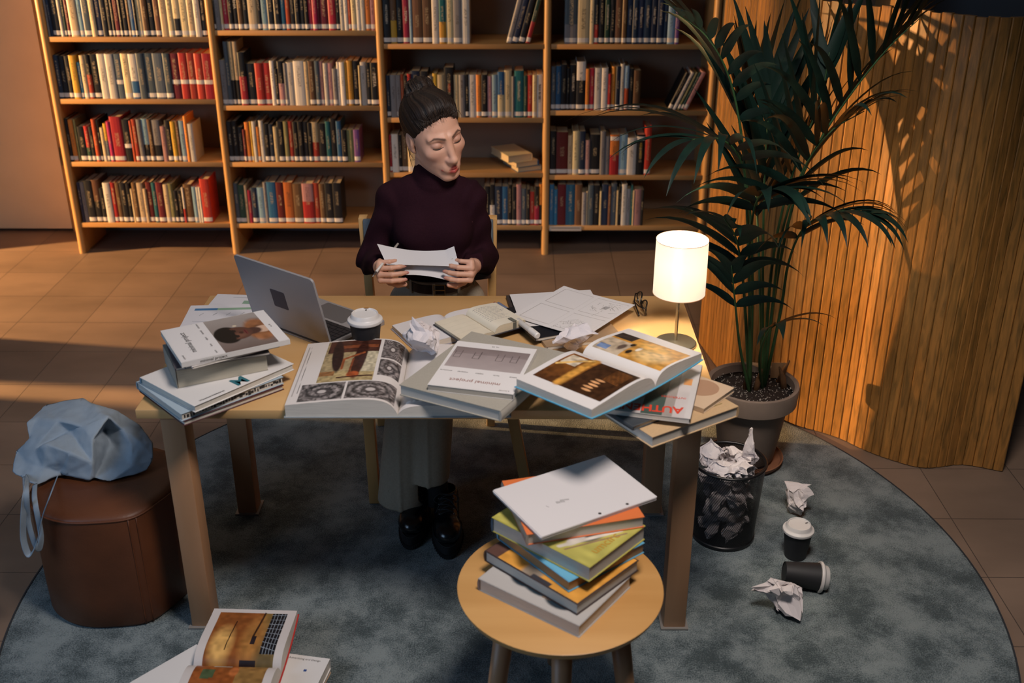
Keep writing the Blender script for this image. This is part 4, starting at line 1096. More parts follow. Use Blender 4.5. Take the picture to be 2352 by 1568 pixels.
# skin colouring that belongs to the face: lips, brows, lids
Q = hv.copy(); Q[:, 0] = np.abs(Q[:, 0])
hc = np.repeat(SKIN[None], len(hv), 0)
up, lo = lips_d(hv)
lipw = 1 - ss(np.minimum(up, lo), .0002, .0026)
lipw *= ss(-hv[:, 1], .066, .074)
hc = hc * (1 - lipw[:, None]) + LIP * lipw[:, None]
arch = np.interp(Q[:, 0], [.010, .030, .040, .054], [.0255, .0305, .0310, .0225]); th_ = np.interp(Q[:, 0], [.008, .014, .038, .056], [.0030, .0036, .0030, .0008])
bw = (1 - ss(np.abs(Q[:, 2] - arch), th_ * .6, th_ * 1.5)) * ss(Q[:, 0], .008, .012) * (1 - ss(Q[:, 0], .050, .057)) * (Q[:, 1] < -.04)
hc = hc * (1 - .85 * bw[:, None]) + BROW * .85 * bw[:, None]
lid = (1 - ss(ell(Q, (.0315, -.074, .0075), (.0172, .018, .0140)), .0, .003))
hc = hc * (1 - .35 * lid[:, None]) + np.array(lin('8a5f56')) * .35 * lid[:, None]
blush = np.exp(-((Q[:, 0] - .042) / .02) ** 2 - ((Q[:, 2] + .03) / .018) ** 2) * (Q[:, 1] < -.03)
hc = hc * (1 - .2 * blush[:, None]) + np.array(lin('b9766c')) * .2 * blush[:, None]
HV = h2w(hv)

# hands ------------------------------------------------------------
def hand_sdf_factory(wrist, X, Z, left, curls, fan, thumb, fl=1.0):
    X = np.array(X, float); X /= np.linalg.norm(X); Z = np.array(Z, float); Z -= X * (Z @ X); Z /= np.linalg.norm(Z)
    Y = np.cross(Z, X) * (1 if left else -1)          # towards the thumb
    W = np.array(wrist, float)
    def T(p): return W + X * p[0] + Y * p[1] + Z * p[2]
    chains = []
    L = [(.040, .024, .019), (.044, .028, .020), (.041, .026, .020), (.032, .019, .017)]
    bases = [(.082, .0290, .001), (.086, .0095, .003), (.083, -.0095, .002), (.075, -.0270, -.001)]
    tips = []
    for i in range(4):
        p = np.array(bases[i]); a = 0; pts = [T(p - np.array([.02, 0, .001])), T(p)]; rs = [.0098, .0092]
        sp = R(fan[i])
        for j in range(3):
            a += R(curls[i][j]); dx = L[i][j] * fl
            p = p + np.array([math.cos(a) * math.cos(sp) * dx, math.cos(a) * math.sin(sp) * dx, -math.sin(a) * dx])
            pts.append(T(p)); rs.append([.0082, .0074, .0060][j] * (.88 if i == 3 else 1))
        chains.append((pts, rs)); tips.append((pts[-2], pts[-1]))
    tp = [T(p) for p in thumb]
    chains.append((tp, [.0145, .0120, .0100, .0075]))
    pc = [T((.006, .0, 0)), T((.078, .018, .0)), T((.078, -.018, -.001))]
    def f(P):
        d = smin(cone(P, pc[0], pc[1], .0200, .0128), cone(P, pc[0], pc[2], .0185, .0120), .012)
        d = smin(d, cone(P, T((.03, 0, -.004)), T((.07, 0, .001)), .016, .013), .012)
        d = smin(d, cone(P, T((-.06, 0, 0)), T((.004, 0, 0)), .024, .021), .012)
        o = None
        for pts, rs in chains:
            c = chain(P, pts, rs, .003)
            o = c if o is None else smin(o, c, .0016)
        return smin(d, o, .006)
    allp = np.array([q for pts, _ in chains for q in pts] + [T((-.06, 0, 0))])
    return f, allp.min(0) - .03, allp.max(0) + .03, tips, (X, Y, Z), T
WL = (-.452, 3.288, .786); WR = (-.150, 3.288, .790)
cl = [(62, 26, 14), (66, 30, 16), (72, 36, 20), (80, 44, 24)]
fR, lo_, hi_, tipsR, _, TRh = hand_sdf_factory(WL, (.10, -.97, .18), (-.96, -.15, -.05), False, cl, (4, 1, -3, -6), [(.018, .022, -.010), (.040, .044, -.026), (.062, .052, -.050), (.078, .050, -.074)])
rv, rf = surfnets(fR, lo_, hi_, .0024, 1)
cr = [(66, 32, 18), (70, 36, 18), (76, 40, 22), (84, 46, 24)]
fL, lo2, hi2, tipsL, _, TLh = hand_sdf_factory(WR, (-.08, -.97, .16), (.96, -.2, -.05), True, cr, (5, 1, -3, -7), [(.018, .022, -.010), (.042, .046, -.024), (.066, .056, -.044), (.082, .052, -.066)])
lv, lf = surfnets(fL, lo2, hi2, .0024, 1)
def knuckle(V, tips):
    c = np.repeat(SKIN[None] * .97, len(V), 0)
    for a, b in tips:
        d = np.linalg.norm(V - b, axis=1); w = (1 - ss(d, .006, .016))[:, None] * .45
        c = c * (1 - w) + np.array(lin('b5776c')) * w
    return c
AV = np.concatenate([HV, rv, lv]); AF = np.concatenate([hf, rf + len(HV), lf + len(HV) + len(rv)])
body = pmesh('body', AV - RP, AF, skin_mat(), person, True)
put_colors(body, np.concatenate([hc, knuckle(rv, tipsR), knuckle(lv, tipsL)]))
# nails
b = MB()
for tips, Z in ((tipsR, 1), (tipsL, 1)):
    for i, (a, t) in enumerate(tips):
        d = (t - a) / np.linalg.norm(t - a); out = np.array([0, -1, .25]); out -= d * (out @ d); out /= np.linalg.norm(out); s = np.cross(d, out)
        m = mx_to(t + d * .001 + out * .0046 - RP, s, d, out)
        bm = bmesh.new(); bmesh.ops.create_uvsphere(bm, u_segments=10, v_segments=6, radius=1); bmesh.ops.scale(bm, vec=(.0042, .0058, .0014), verts=bm.verts); b.bm(bm, 0, m)
b.build('fingernails', mat('nail_polish_pink', 'b98078', .25), person, True)
# lashes of the lowered eyes
for s in (-1, 1):
    pts = []
    for u in np.linspace(-1, 1, 13):
        x = s * .0315 + u * .0150; z = .0012 - .0040 * (1 - u * u); y0 = -.0905
        p = np.array([[x, -.11, z]])
        for _ in range(40):
            dd = head_sdf(p)[0]
            if dd < .0003: break
            p[0, 1] += dd * .7
        pts.append(h2w(p)[0] - RP + HR @ np.array([0, -.0004, 0]))
    b = MB(); b.tube(pts, [.0004 + .0012 * math.sin(math.pi * (i + .6) / 13.2) for i in range(13)], 6); b.build('eyelashes', mat('lash_dark', '1a1210', .6), person, True)

# hair ------------------------------------------------------------------
BUN = np.array([.004, .060, .117])
def hair_sdf(P):
    d = ell(P, (0, .018, .050), (.0820, .0965, .0860))
    d = smin(d, ell(P, (0, -.028, .092), (.056, .046, .036)), .03)
    d = smin(d, ell(P, (0, .055, .0), (.066, .053, .056)), .02)
    # face opening
    Q = P.copy(); Q[..., 0] = np.abs(Q[..., 0])
    n = np.array([.05, -.90, -.42]); n = n / np.linalg.norm(n)
    pl = (Q - np.array([.0, -.073, .083])) @ n
    d = smax(d, pl, .020)
    n2 = np.array([.25, -.78, -.45]); n2 /= np.linalg.norm(n2)
    d = smax(d, (Q - np.array([.070, -.040, .002])) @ n2, .012)
    d = smax(d, -(P[..., 2] + .062 - .3 * (P[..., 1] - .03)), .012)
    d = smax(d, -ell(Q, (.082, .008, -.006), (.020, .024, .034)), .004)
    bun = ell(P, BUN, (.043, .034, .036))
    return smin(d, bun, .006)
av, af = surfnets(hair_sdf, (-.105, -.11, -.09), (.105, .14, .165), .0026)
rel = av - BUN
ax_ = np.array([0, .75, .66]); ax_ /= np.linalg.norm(ax_)
e1 = np.array([1, 0, 0.]); e2 = np.cross(ax_, e1)
az = np.arctan2(rel @ e2, rel @ e1); rd = np.linalg.norm(rel, axis=1)
isb = rd < .050
rgh = np.random.RandomState(6); tab1 = rgh.rand(400); tab2 = rgh.rand(170); tab3 = rgh.rand(64)
def n1(t, tb):
    x = (t % 1) * len(tb); i = x.astype(int); f = x - i; return tb[i % len(tb)] * (1 - f) + tb[(i + 1) % len(tb)] * f
ph = az / (2 * math.pi) + .03 * np.sin(rd * 40)
st = .5 * n1(ph, tab1) + .35 * n1(ph + .3, tab2) + .3 * n1(ph + .6, tab3)
sb = n1((az * 2 + rd * 120 + rel[:, 0] * 40) / (2 * math.pi) * .25, tab2) + .4 * n1(az / 6.28 * 2, tab1)
st = np.where(isb, sb * .9, st)
gn = np.stack([hair_sdf(av + np.eye(3)[k] * .001) - hair_sdf(av - np.eye(3)[k] * .001) for k in range(3)], -1); gn /= np.linalg.norm(gn, axis=1)[:, None] + 1e-9
av2 = av + gn * ((st - .5) * np.where(isb, .010, .0042))[:, None]
hair = pmesh('hair', h2w(av2) - RP, af, None, person, True)
hm = print_mat('brunette_hair', .55, .25); hair.data.materials.append(hm)
tone = ss(st, .25, .95)[:, None]
put_colors(hair, np.array(lin('15100e')) * (1 - tone) + np.array(lin('2d2119')) * tone)
b = MB(); rg = random.Random(4)
def strand(p0, p1, p2, r=.0006): b.tube([h2w(q[None])[0] - RP for q in spline([p0, p1, p2], 9)], [r, r, r, r, r * .9, r * .8, r * .7, r * .5, r * .2], 5)
for k in range(26):       # loose hairs at the hairline, temple and nape
    x = rg.uniform(-.05, .05); y = -.072 + .35 * abs(x)
    strand((x, y + .02, .088 - abs(x) * .3), (x * 1.15 + rg.uniform(-.008, .008), y - .012, .098 - abs(x) * .3), (x * 1.25 + rg.uniform(-.015, .015), y - .018 + rg.uniform(-.004, .004), .080 - abs(x) * .3 + rg.uniform(-.006, .008)))
for k in range(16):
    s = rg.choice([-1, 1]); z = rg.uniform(-.07, -.02)
    strand((s * .060, .045, z + .02), (s * .066, .05, z - .01), (s * (.060 + rg.uniform(-.01, .01)), .045 + rg.uniform(-.02, .01), z - .045))
for k in range(14):
    s = rg.choice([-1, 1]); strand((s * .071, -.012, .022), (s * .0735, -.020, .0), (s * (.0715 + rg.uniform(-.001, .003)), -.016 + rg.uniform(-.006, .006), -.028 + rg.uniform(-.012, .01)), .0005)
for k in range(20):
    a = rg.uniform(0, 6.28); c = BUN + np.array([.034 * math.cos(a), .01, .032 * math.sin(a)])
    strand(tuple(c), tuple(c + np.array([.012 * math.cos(a + .6), rg.uniform(-.01, .02), .012 * math.sin(a + .6)])), tuple(c + np.array([.014 * math.cos(a + 1.4), rg.uniform(-.01, .02), .018 * math.sin(a + 1.4)])))
cand = np.where((np.abs((np.stack([np.abs(av[:, 0]), av[:, 1], av[:, 2]], 1) - np.array([.0, -.073, .083])) @ (np.array([.05, -.9, -.42]) / np.linalg.norm([.05, -.9, -.42])) + .008) < .004) & (av[:, 2] > -.02) & (head_sdf(av) > .003))[0]
rg2 = np.random.RandomState(8)
for ci in rg2.choice(cand, 230):
    q = av[ci]; dv = BUN - q; dv /= np.linalg.norm(dv)
    p0 = (q - dv * rg2.uniform(.007, .016) + rg2.randn(3) * .002)[None]
    for _ in range(6):
        g_ = np.stack([head_sdf(p0 + np.eye(3)[k] * .001) - head_sdf(p0 - np.eye(3)[k] * .001) for k in range(3)], -1); g_ /= np.linalg.norm(g_) + 1e-9; p0 = p0 - g_ * (head_sdf(p0) - .0005)[:, None]
    p2 = (q + dv * rg2.uniform(.02, .04))[None]
    for _ in range(6):
        g_ = np.stack([hair_sdf(p2 + np.eye(3)[k] * .001) - hair_sdf(p2 - np.eye(3)[k] * .001) for k in range(3)], -1); g_ /= np.linalg.norm(g_) + 1e-9; p2 = p2 - g_ * (hair_sdf(p2) - .0018)[:, None]
    strand(tuple(p0[0]), tuple(q + gn[ci] * .0022), tuple(p2[0]), rg2.uniform(.0006, .0012))
b.build('flyaway_hair', mat('hair_strand', '2a201a', .5), person, True)['kind'] = 'stuff'

# sweater -----------------------------------------------------------------
SHL, ELL_, WRL = (-.417, 3.440, .972), (-.503, 3.470, .742), (-.455, 3.315, .785)
SHR, ELR, WRR = (-.168, 3.440, .972), (-.130, 3.470, .742), (-.148, 3.315, .789)
def folds(P):
    return .0052 * np.sin(P[..., 2] * 62 + 9 * np.sin(P[..., 0] * 17) + P[..., 1] * 30)
def sweater_sdf(P):
    d = ell(P, (-.290, 3.432, .885), (.140, .098, .150))
    d = smin(d, ell(P, (-.283, 3.410, .745), (.128, .088, .105)), .05)
    d = smin(d, cone(P, SHL, SHR, .047, .047), .06)
    d = smin(d, cone(P, (-.345, 3.43, 1.0), (-.225, 3.43, 1.0), .045, .045), .05)
    for x in (-.345, -.225): d = smin(d, ell(P, (x, 3.372, .875), (.058, .048, .058)), .045)
    fb = .0025 * np.sin(P[..., 2] * 48 + 6 * np.sin(P[..., 0] * 14)) * ss(.86 - P[..., 2], 0, .1)
    d = d + fb
    # collar
    c0, c1 = np.array([-.281, 3.440, .985]), np.array([-.270, 3.424, 1.126])
    d = smin(d, cone(P, c0, c1, .076, .064), .012)
    d = smin(d, cone(P, c0 + (c1 - c0) * .36, c0 + (c1 - c0) * .42, .0775, .0760), .005)
    d = smax(d, -cone(P, c0 + (c1 - c0) * .45, c1 + (c1 - c0) * .5, .0595, .0600), .006)
    d = smax(d, (P - (c1 + np.array([0, 0, .0]))) @ np.array([.05, -.18, .98]), .008)
    fl_ = folds(P)
    for S_, E_, W_2 in ((SHL, ELL_, WRL), (SHR, ELR, WRR)):
        a = chain(P, [S_, E_], [.054, .0475], .02)
        a = smin(a, chain(P, [E_, W_2], [.0490, .0345], .02), .03) + fl_ * .8
        d = smin(d, a, .022)
        w = np.array(W_2); e = np.array(E_); n = (w - e) / np.linalg.norm(w - e)
        cut = (P - (w + n * .012)) @ n
        near = np.linalg.norm(P - w, axis=-1)
        d = np.where(near < .07, smax(d, cut, .004), d)
    d = smax(d, .668 - P[..., 2], .006)
    return d
sv, sf = surfnets(sweater_sdf, (-.60, 3.20, .65), (-.02, 3.57, 1.12), .0048)
M_sw = mat('burgundy_knit', '260f18', .9, noise=.12, scale=220, bump=.25, bscale=420, spec=.12)
pmesh('sweater', sv - RP, sf, M_sw, person, True)

# trousers ------------------------------------------------------------------
HIPL, KNL, ANL = (-.362, 3.415, .575), (-.340, 3.035, .520), (-.378, 2.985, .10)
HIPR, KNR, ANR = (-.208, 3.415, .575), (-.270, 3.015, .525), (-.287, 2.965, .19)
def trouser_sdf(P):
    d = ell(P, (-.283, 3.432, .600), (.163, .115, .125))
    d = smin(d, cone(P, (-.283, 3.415, .66), (-.283, 3.41, .73), .110, .104) * 1.0, .03)
    for H_, K_, A_, r1, r2 in ((HIPL, KNL, ANL, .074, .082), (HIPR, KNR, ANR, .072, .062)):
        l = chain(P, [H_, K_], [.088, .072], .02)
        s = cone(P, K_, A_, .070, r2)
        a = np.array(A_)
        s = smax(s, a[2] - P[..., 2], .003)
        crease = .004 * np.exp(-((P[..., 0] - a[0]) / .007) ** 2) * (P[..., 1] < a[1])
        l = smin(l, s - crease, .03)
        d = smin(d, l, .012)
    d = d + .0018 * np.sin(P[..., 2] * 70 + P[..., 0] * 60) * ss(P[..., 2], .5, .62)
    d = smax(d, P[..., 2] - .716, .003)
    # open hems
    for A_, r in ((ANL, .069), (ANR, .049)):
        d = smax(d, -cone(P, (A_[0], A_[1], A_[2] - .05), (A_[0], A_[1], A_[2] + .05), r, r - .004), .002)
    return d
tv, tf = surfnets(trouser_sdf, (-.50, 2.87, .06), (-.08, 3.58, .75), .0055, 1)
pmesh('trousers', tv - RP, tf, mat('khaki_wool', '9a8f7c', .85, noise=.08, scale=150, bump=.1, bscale=500), person, True)
# belt
b = MB(); ring = []
for a in np.linspace(0, 2 * math.pi, 72, endpoint=False):
    p = np.array([[-.283, 3.41, .700]]); dv = np.array([math.cos(a), math.sin(a), 0]); r = .18
    for _ in range(60):
        dd = min(trouser_sdf(p + dv * r)[0], sweater_sdf(p + dv * r)[0])
        if dd < .0015: break
        r -= dd * .6
    ring.append((p + dv * (r + .002))[0])
n = len(ring); v = []; 
for zo, ro in ((-.015, 0), (-.015, .004), (.015, .004), (.015, 0)):
    for p in ring:
        dv = p - np.array([-.283, 3.41, .700]); dv /= np.linalg.norm(dv); v.append(p + dv * ro + np.array([0, 0, zo]) - RP)
b.add(v, [(j * n + i, j * n + (i + 1) % n, ((j + 1) % 4) * n + (i + 1) % n, ((j + 1) % 4) * n + i) for j in range(4) for i in range(n)])
belt = b.build('belt', mat('dark_brown_leather', '2c1a14', .4), person, auto=50)
fi = min(range(n), key=lambda i: ring[i][1] + abs(ring[i][0] + .262) * 2); fp = ring[fi] - RP + np.array([0, -.008, 0])
b = MB(); b.tube([fp + np.array([x, 0, z]) for x, z in ((-.018, -.018), (.018, -.018), (.018, .018), (-.018, .018), (-.018, -.018))], .0024, 8); b.tube([fp + np.array([-.018, -.002, 0]), fp + np.array([.018, -.002, 0])], .002, 6)
b.build('buckle', mat('brass_buckle', 'b08a58', .3, .9), belt, True)
b = MB()
for i in range(0, n, 9):
    p = ring[i] - RP; dv = p - np.array([.002, -.01, .7]); dv[2] = 0; dv /= np.linalg.norm(dv); tt = np.array([-dv[1], dv[0], 0])
    b.box((.010, .003, .046), (0, 0, 0), mx=mx_to(p + dv * .0052, tt, dv, (0, 0, 1)))
b.build('belt_loop', mat('khaki_wool', '9a8f7c'), person)
# socks and shoes
M_so = mat('black_sock', '101114', .9)
for nm, A_, F_ in (('l', (-.345, 3.03, .10), None), ('r', (-.268, 2.985, .17), None)):
    b = MB(); z1 = A_[2] + .16
    b.tube([(A_[0] + .004, A_[1] - .004, .085), (A_[0], A_[1], .14), (A_[0] - .003, A_[1] + .01, z1)], [.040, .036, .040], 24); o = b.build('sock', M_so, person, True); o.location = tuple(-RP)
M_sh = mat('black_polished_leather', '0e0f11', .22, spec=.6); M_sole = mat('black_rubber_sole', '111214', .7)
def shoe(c, deg):
    e = bpy.data.objects.new('shoe', None); COL.objects.link(e); e.parent = person; e.location = tuple(np.array(c) - RP); e.rotation_euler = (0, 0, R(deg))
    def f(P):   # toe towards -y
        d = ell(P, (0, -.075, .062), (.046, .068, .036))
        d = smin(d, ell(P, (0, .06, .072), (.036, .062, .052)), .04)
        d = smin(d, cone(P, (0, .0, .075), (0, .055, .115), .036, .036), .03)
        d = smax(d, P[..., 2] - (.128 + .0 * P[..., 1]), .004)
        d = smax(d, .036 - P[..., 2], .003)
        d = smax(d, -cone(P, (0, .058, .11), (0, .06, .16), .030, .034), .003)
        return d
    v, fc = surfnets(f, (-.07, -.16, .02), (.07, .14, .15), .0036, 1)
    pmesh('upper', v, fc, M_sh, e, True)
    out = [( .050 * math.sin(t) * (1.0 if math.cos(t) < 0 else .86) * (1 - .16 * math.exp(-((math.cos(t) * .14 - .02) / .03) ** 2)), .004 + .136 * (math.cos(t) if math.cos(t) > 0 else math.cos(t) * 1.13)) for t in np.linspace(0, 2 * math.pi, 56, endpoint=False)]
    b = MB(); b.prism(out, .0, .040)
    for k in range(0, 56): 
        p = out[k]; b.box((.0075, .0075, .014), (p[0] * 1.0, p[1] * 1.0, .007), mx=None)
    b.build('sole', M_sole, e)
    b = MB(); b.tube([(x * .985, y * .985, .0415) for x, y in out + out[:1]], .0013, 5, cap=False); b.build('welt_stitching', mat('welt_thread', '2c2c2c', .6), e)
    b = MB(); top = []
    def surf(x, y):
        z = .16
        while z > .04 and f(np.array([[x, y, z]]))[0] > 0: z -= .0015
        return z + .001
    ys = [-.038, -.022, -.006, .010]
    for i, y in enumerate(ys):
        pts = [(x, y + .010 * (i % 2) * 0 + x * .25, surf(x, y + x * .25) + .0015) for x in np.linspace(-.021, .021, 7)]; b.tube(pts, .0021, 6)
        pts = [(x, y + 0.006 - x * .25, surf(x, y + .006 - x * .25) + .002) for x in np.linspace(-.021, .021, 7)]; b.tube(pts, .0021, 6)
    for s in (-1, 1):
        b.tube(spline([(s * .004, .014, .122), (s * .022, .012, .134), (s * .040, .008, .118), (s * .026, .004, .106), (s * .004, .012, .120)], 20), .0017, 6)
        b.tube(spline([(0, .012, .121), (s * .02, -.01, .112), (s * .035, -.02, .085)], 12), .0016, 6)
    b.build('laces', mat('black_lace', '17181b', .7), e, True)
    b = MB()
    for y in ys:
        for s in (-1, 1): b.tube([(s * .023 + .0032 * math.cos(a), y + .0032 * math.sin(a), surf(s * .023, y) + .001) for a in np.linspace(0, 6.283, 13)], .0009, 5, cap=False)
    b.build('eyelets', mat('steel_eyelet', '8a8a8c', .3, .9), e, True)
shoe((-.338, 2.975, .0115), -2); shoe((-.233, 2.925, .0115), 5)

# the sheet she reads and the pen in her fingers
im = Img(60, 44, 'cfcdce'); im.ell(.93, .42, .006, .008, '8a7a60', .4)
pp = thing('paper_sheet', 'curved white paper sheets held in both hands by the woman', 'paper', (-.325, 3.21, .84))
pc = np.array([-.325, 3.21, .84])
TLc, TRc, BRc, BLc = at_y(866, 560, 3.280), at_y(1043, 572, 3.275), at_y(1055, 612, 3.205), at_y(888, 607, 3.208)
TL2, TR2, BR2, BL2 = at_y(908, 590, 3.272), at_y(1036, 596, 3.268), at_y(1056, 652, 3.218), at_y(905, 632, 3.222)
def Pp(off):
    def f(U, V):
        U3, V3 = U[..., None], V[..., None]
        q = (BLc * (1 - U3) + BRc * U3) * (1 - V3) + (TLc * (1 - U3) + TRc * U3) * V3
        q = q + np.stack([0 * U, .016 * np.sin(np.pi * U) + off, -.020 * np.sin(np.pi * U) * (V * .7 + .3) + .010 * np.clip(U - .88, 0, 1) * V * 8], -1)
        return q - pc
    return f
picture('sheet_face', im, Pp(0), pp, .6); o = picture('sheet_back', Img(60, 44, 'cfcdce'), Pp(.0012), pp, .6); o.data.flip_normals()
def Pp2(U, V):
    U3, V3 = U[..., None], V[..., None]
    q = (BL2 * (1 - U3) + BR2 * U3) * (1 - V3) + (TL2 * (1 - U3) + TR2 * U3) * V3
    return q + np.stack([0 * U, .006 * np.sin(np.pi * U), .010 * np.sin(np.pi * U) * (1 - V)], -1) - pc
picture('second_sheet', Img(40, 30, 'cbc9ca'), Pp2, pp, .6)
pe = thing('pen', 'white ballpoint pen held in the left side hand of the woman', 'pen', (-.42, 3.21, .84))
a, bb = at_y(855, 636, 3.135), at_y(914, 560, 3.33); c0 = np.array([-.42, 3.21, .84])
b = MB(); b.tube([a + (bb - a) * t - c0 for t in (.14, .5, 1)], .0042, 12); b.build('barrel', mat('pen_white', 'c9c4bd', .35), pe, True)
b = MB(); b.tube([a - c0, a + (bb - a) * .14 - c0], [.0008, .0040], 12); b.build('tip', mat('pen_tip_metal', '77787a', .3, .8), pe, True)
# ------------------------------------------------------------------ her chair
ch = thing('chair', 'birch chair with dark back panel the woman sits on', 'chair', (-.300, 3.36, .0128))
M_ch = wood('birch_chair', 'cfa368', 'bf9258', 'z', .42, 8)
def post(p0, p1, w, d, name, m=M_ch):
    p0, p1 = Vector(p0), Vector(p1); ax = (p1 - p0).normalized(); x = Vector((1, 0, 0)); y = ax.cross(x).normalized(); x = y.cross(ax)
    b = MB(); b.box((w, d, (p1 - p0).length), (0, 0, 0), bevel=.003, mx=mx_to((p0 + p1) / 2, x, y, ax)); return b.build(name, m, ch, auto=35)
post((-.187, -.265, 0), (-.195, -.245, .435), .036, .036, 'leg'); post((.325, -.180, 0), (.255, -.215, .435), .036, .036, 'leg')
post((-.225, .265, 0), (-.243, .215, .848), .030, .036, 'back_post'); post((.190, .265, 0), (.205, .215, .848), .030, .036, 'back_post')
b = MB(); b.box((.46, .44, .03), (.0, -.01, .45), bevel=.01); b.build('seat', mat('grey_seat_fabric', '4d5358', .9, noise=.1, scale=200), ch, auto=40)
b = MB(); b.box((.40, .03, .05), (.0, -.225, .41)); b.box((.40, .03, .05), (.0, .20, .41)); b.build('seat_rail', M_ch, ch)
b = MB(); b.box((.448, .016, .175), (-.017, .196, .757), bevel=.004); b.build('backrest', mat('slate_back_panel', '5a646c', .6, noise=.06, scale=60), ch, auto=35)

# ------------------------------------------------------------------ round stool with its pile of books
st = thing('round_stool', 'round birch stool with splayed legs in the foreground holding a pile of books', 'stool', (.097, 2.083, .0128))
SZ = .45
M_st = wood('birch_stool_top', 'cf9f62', 'bd8c50', 'x', .4, 7)
b = MB(); b.lathe([(0, -.022), (.225, -.022), (.236, -.018), (.2425, -.004), (.243, -.001), (.241, 0), (0, 0)], 96, mx=Matrix.Translation((0, 0, SZ - .0115))); b.build('stool_top', M_st, st, auto=35)
for a in (-150, -95, -28, 35, 95, 155):
    if a in (-28, 95): continue
for a in (-140, -90, -38, 90):
    ca, sa = math.cos(R(a)), math.sin(R(a))
    b = MB(); b.tube([(ca * .165, sa * .165, SZ - .034), (ca * .232, sa * .232, 0)], [.024, .019], 20); b.build('leg', M_leg, st, True)
z = SZ + .0005
def mk(nm, hexc, **k): return mat(nm, hexc, .42, **k)
t = flat_book('book', 'pale grey hardback with dark blob, lowest in the pile on the stool', 'book', (.0835, 2.068), z, .283, .222, .034, -36, mk('pale_grey_cover', 'a9a6a2'), M_pg, -1, spine_mat=mk('mauve_grey_spine', '7d7475'))
im = Img(100, 80, 'b4b0ab'); im.ell(.14, .42, .10, .12, '20303a', .2); im.ell(.32, .30, .14, .14, '1c2b36', .2); im.ell(.5, .24, .16, .1, '22323c', .2); im.ell(.72, .2, .14, .12, '1f2d38', .2); im.ell(.06, .4, .05, .06, '2a3a44', .2)
picture('cover_print', im, flat(-.139, -.109, .139, .109, .0343), t)
flat_text('BEST', .012, .03, -.075, .0346, mk('dark_tan_ink', '7a5a3c'), t, 0, 'title')
t = flat_book('book', 'brown and orange hardback, second from the bottom on the stool', 'book', (.099, 2.11), z + .035, .29, .223, .030, -43, mk('dark_brown_cover', '3f3230'), M_pg, -1)
im = Img(100, 80, 'd89a44'); im.rect(0, 0, .14, 1, '5a4038'); im.ell(.48, .12, .09, .3, '8d8070', .4); im.ell(.75, .75, .16, .2, '4a3a38', .3); im.ell(.55, .4, .2, .2, 'e0a850', .6); im.noise(.2, 12, 12, 3); im.rect(.5, 0, .7, .06, '3a3a40')
picture('cover_print', im, flat(-.142, -.108, .142, .108, .0303), t)
t = flat_book('book', 'sky blue book in the middle of the pile on the stool', 'book', (.1215, 2.147), z + .066, .262, .238, .029, -51, mk('sky_cover', '5fa3c4'), mk('tan_pages', 'a88862'), -1)
im = Img(60, 50, '6aaac6'); im.ell(.9, .88, .1, .1, '6a5a4a', .3); im.noise(.06, 8, 8, 2); picture('cover_print', im, flat(-.128, -.116, .128, .116, .0293), t)
t = flat_book('book', 'yellow green hardback with dark animal print, third from the top on the stool', 'book', (.1155, 2.1465), z + .096, .295, .215, .040, -41, mk('lime_cover', 'b0a850'), M_pg, -1, spine_mat=mk('slate_blue_spine', '3f5a70'))
im = Img(130, 100, 'b5ad5a'); im.ell(.62, .48, .22, .24, '4a4548', .15); im.ell(.45, .62, .2, .2, '57524e', .2); im.ell(.7, .3, .05, .16, 'c9c2bc', .3); im.line(.66, .06, .9, .75, .02, 'cfc8bc'); im.line(.72, .06, .96, .75, .008, '8a6a5a'); im.ell(.35, .8, .16, .1, 'cf9a48', .3); im.noise(.18, 12, 12, 5)
picture('cover_print', im, flat(-.144, -.104, .144, .104, .0403), t)
flat_text('umcirc', .034, .118, -.012, .0406, mk('ochre_ink', 'b98a30'), t, 90, 'title')
t = flat_book('book', 'orange hardback directly under the white pad on the stool', 'book', (.1245, 2.198), z + .137, .285, .234, .030, 15, mk('orange_cover', 'd9743e'), M_pg, -1, spine_mat=mk('beige_spine', 'a89c90'))
b = MB(); b.box((.05, .02, .0003), (.10, .09, .0302)); b.build('printed_block', mk('dark_orange_ink', 'b05a28'), t)
t = thing('paper_pad', 'white punched paper pad topping the pile of books on the stool', 'paper pad', (.132, 2.2035, z + .168), R(30.6))
b = MB(); rg = random.Random(5)
for k in range(5):
    q = rrect(-.162, -.1115, .162, .1115, .003); dx, dy = rg.uniform(-.0012, .0012), rg.uniform(-.0012, .0012)
    b.prism([(x + dx, y + dy) for x, y in q], .0018 * k, .0018 * k + .0016)
b.build('sheets', mat('white_pad_paper', 'd2cecd', .65), t)
b = MB()
for x in (.005, .083): b.lathe([(0, 0), (.004, 0), (.004, .0003), (0, .0003)], 20, mx=Matrix.Translation((x, -.100, .0088)))
b.build('punch_hole', mat('hole_dark', '2a2422', .8), t)
for i, s_ in enumerate(('|||', '||||', '||')): flat_text(s_, .012, -.055 + .012 * i, -.012, .009, GINK, t, 70, 'printed_mark')
flat_text('/', .012, -.085, -.015, .009, GINK, t, 40, 'printed_mark')

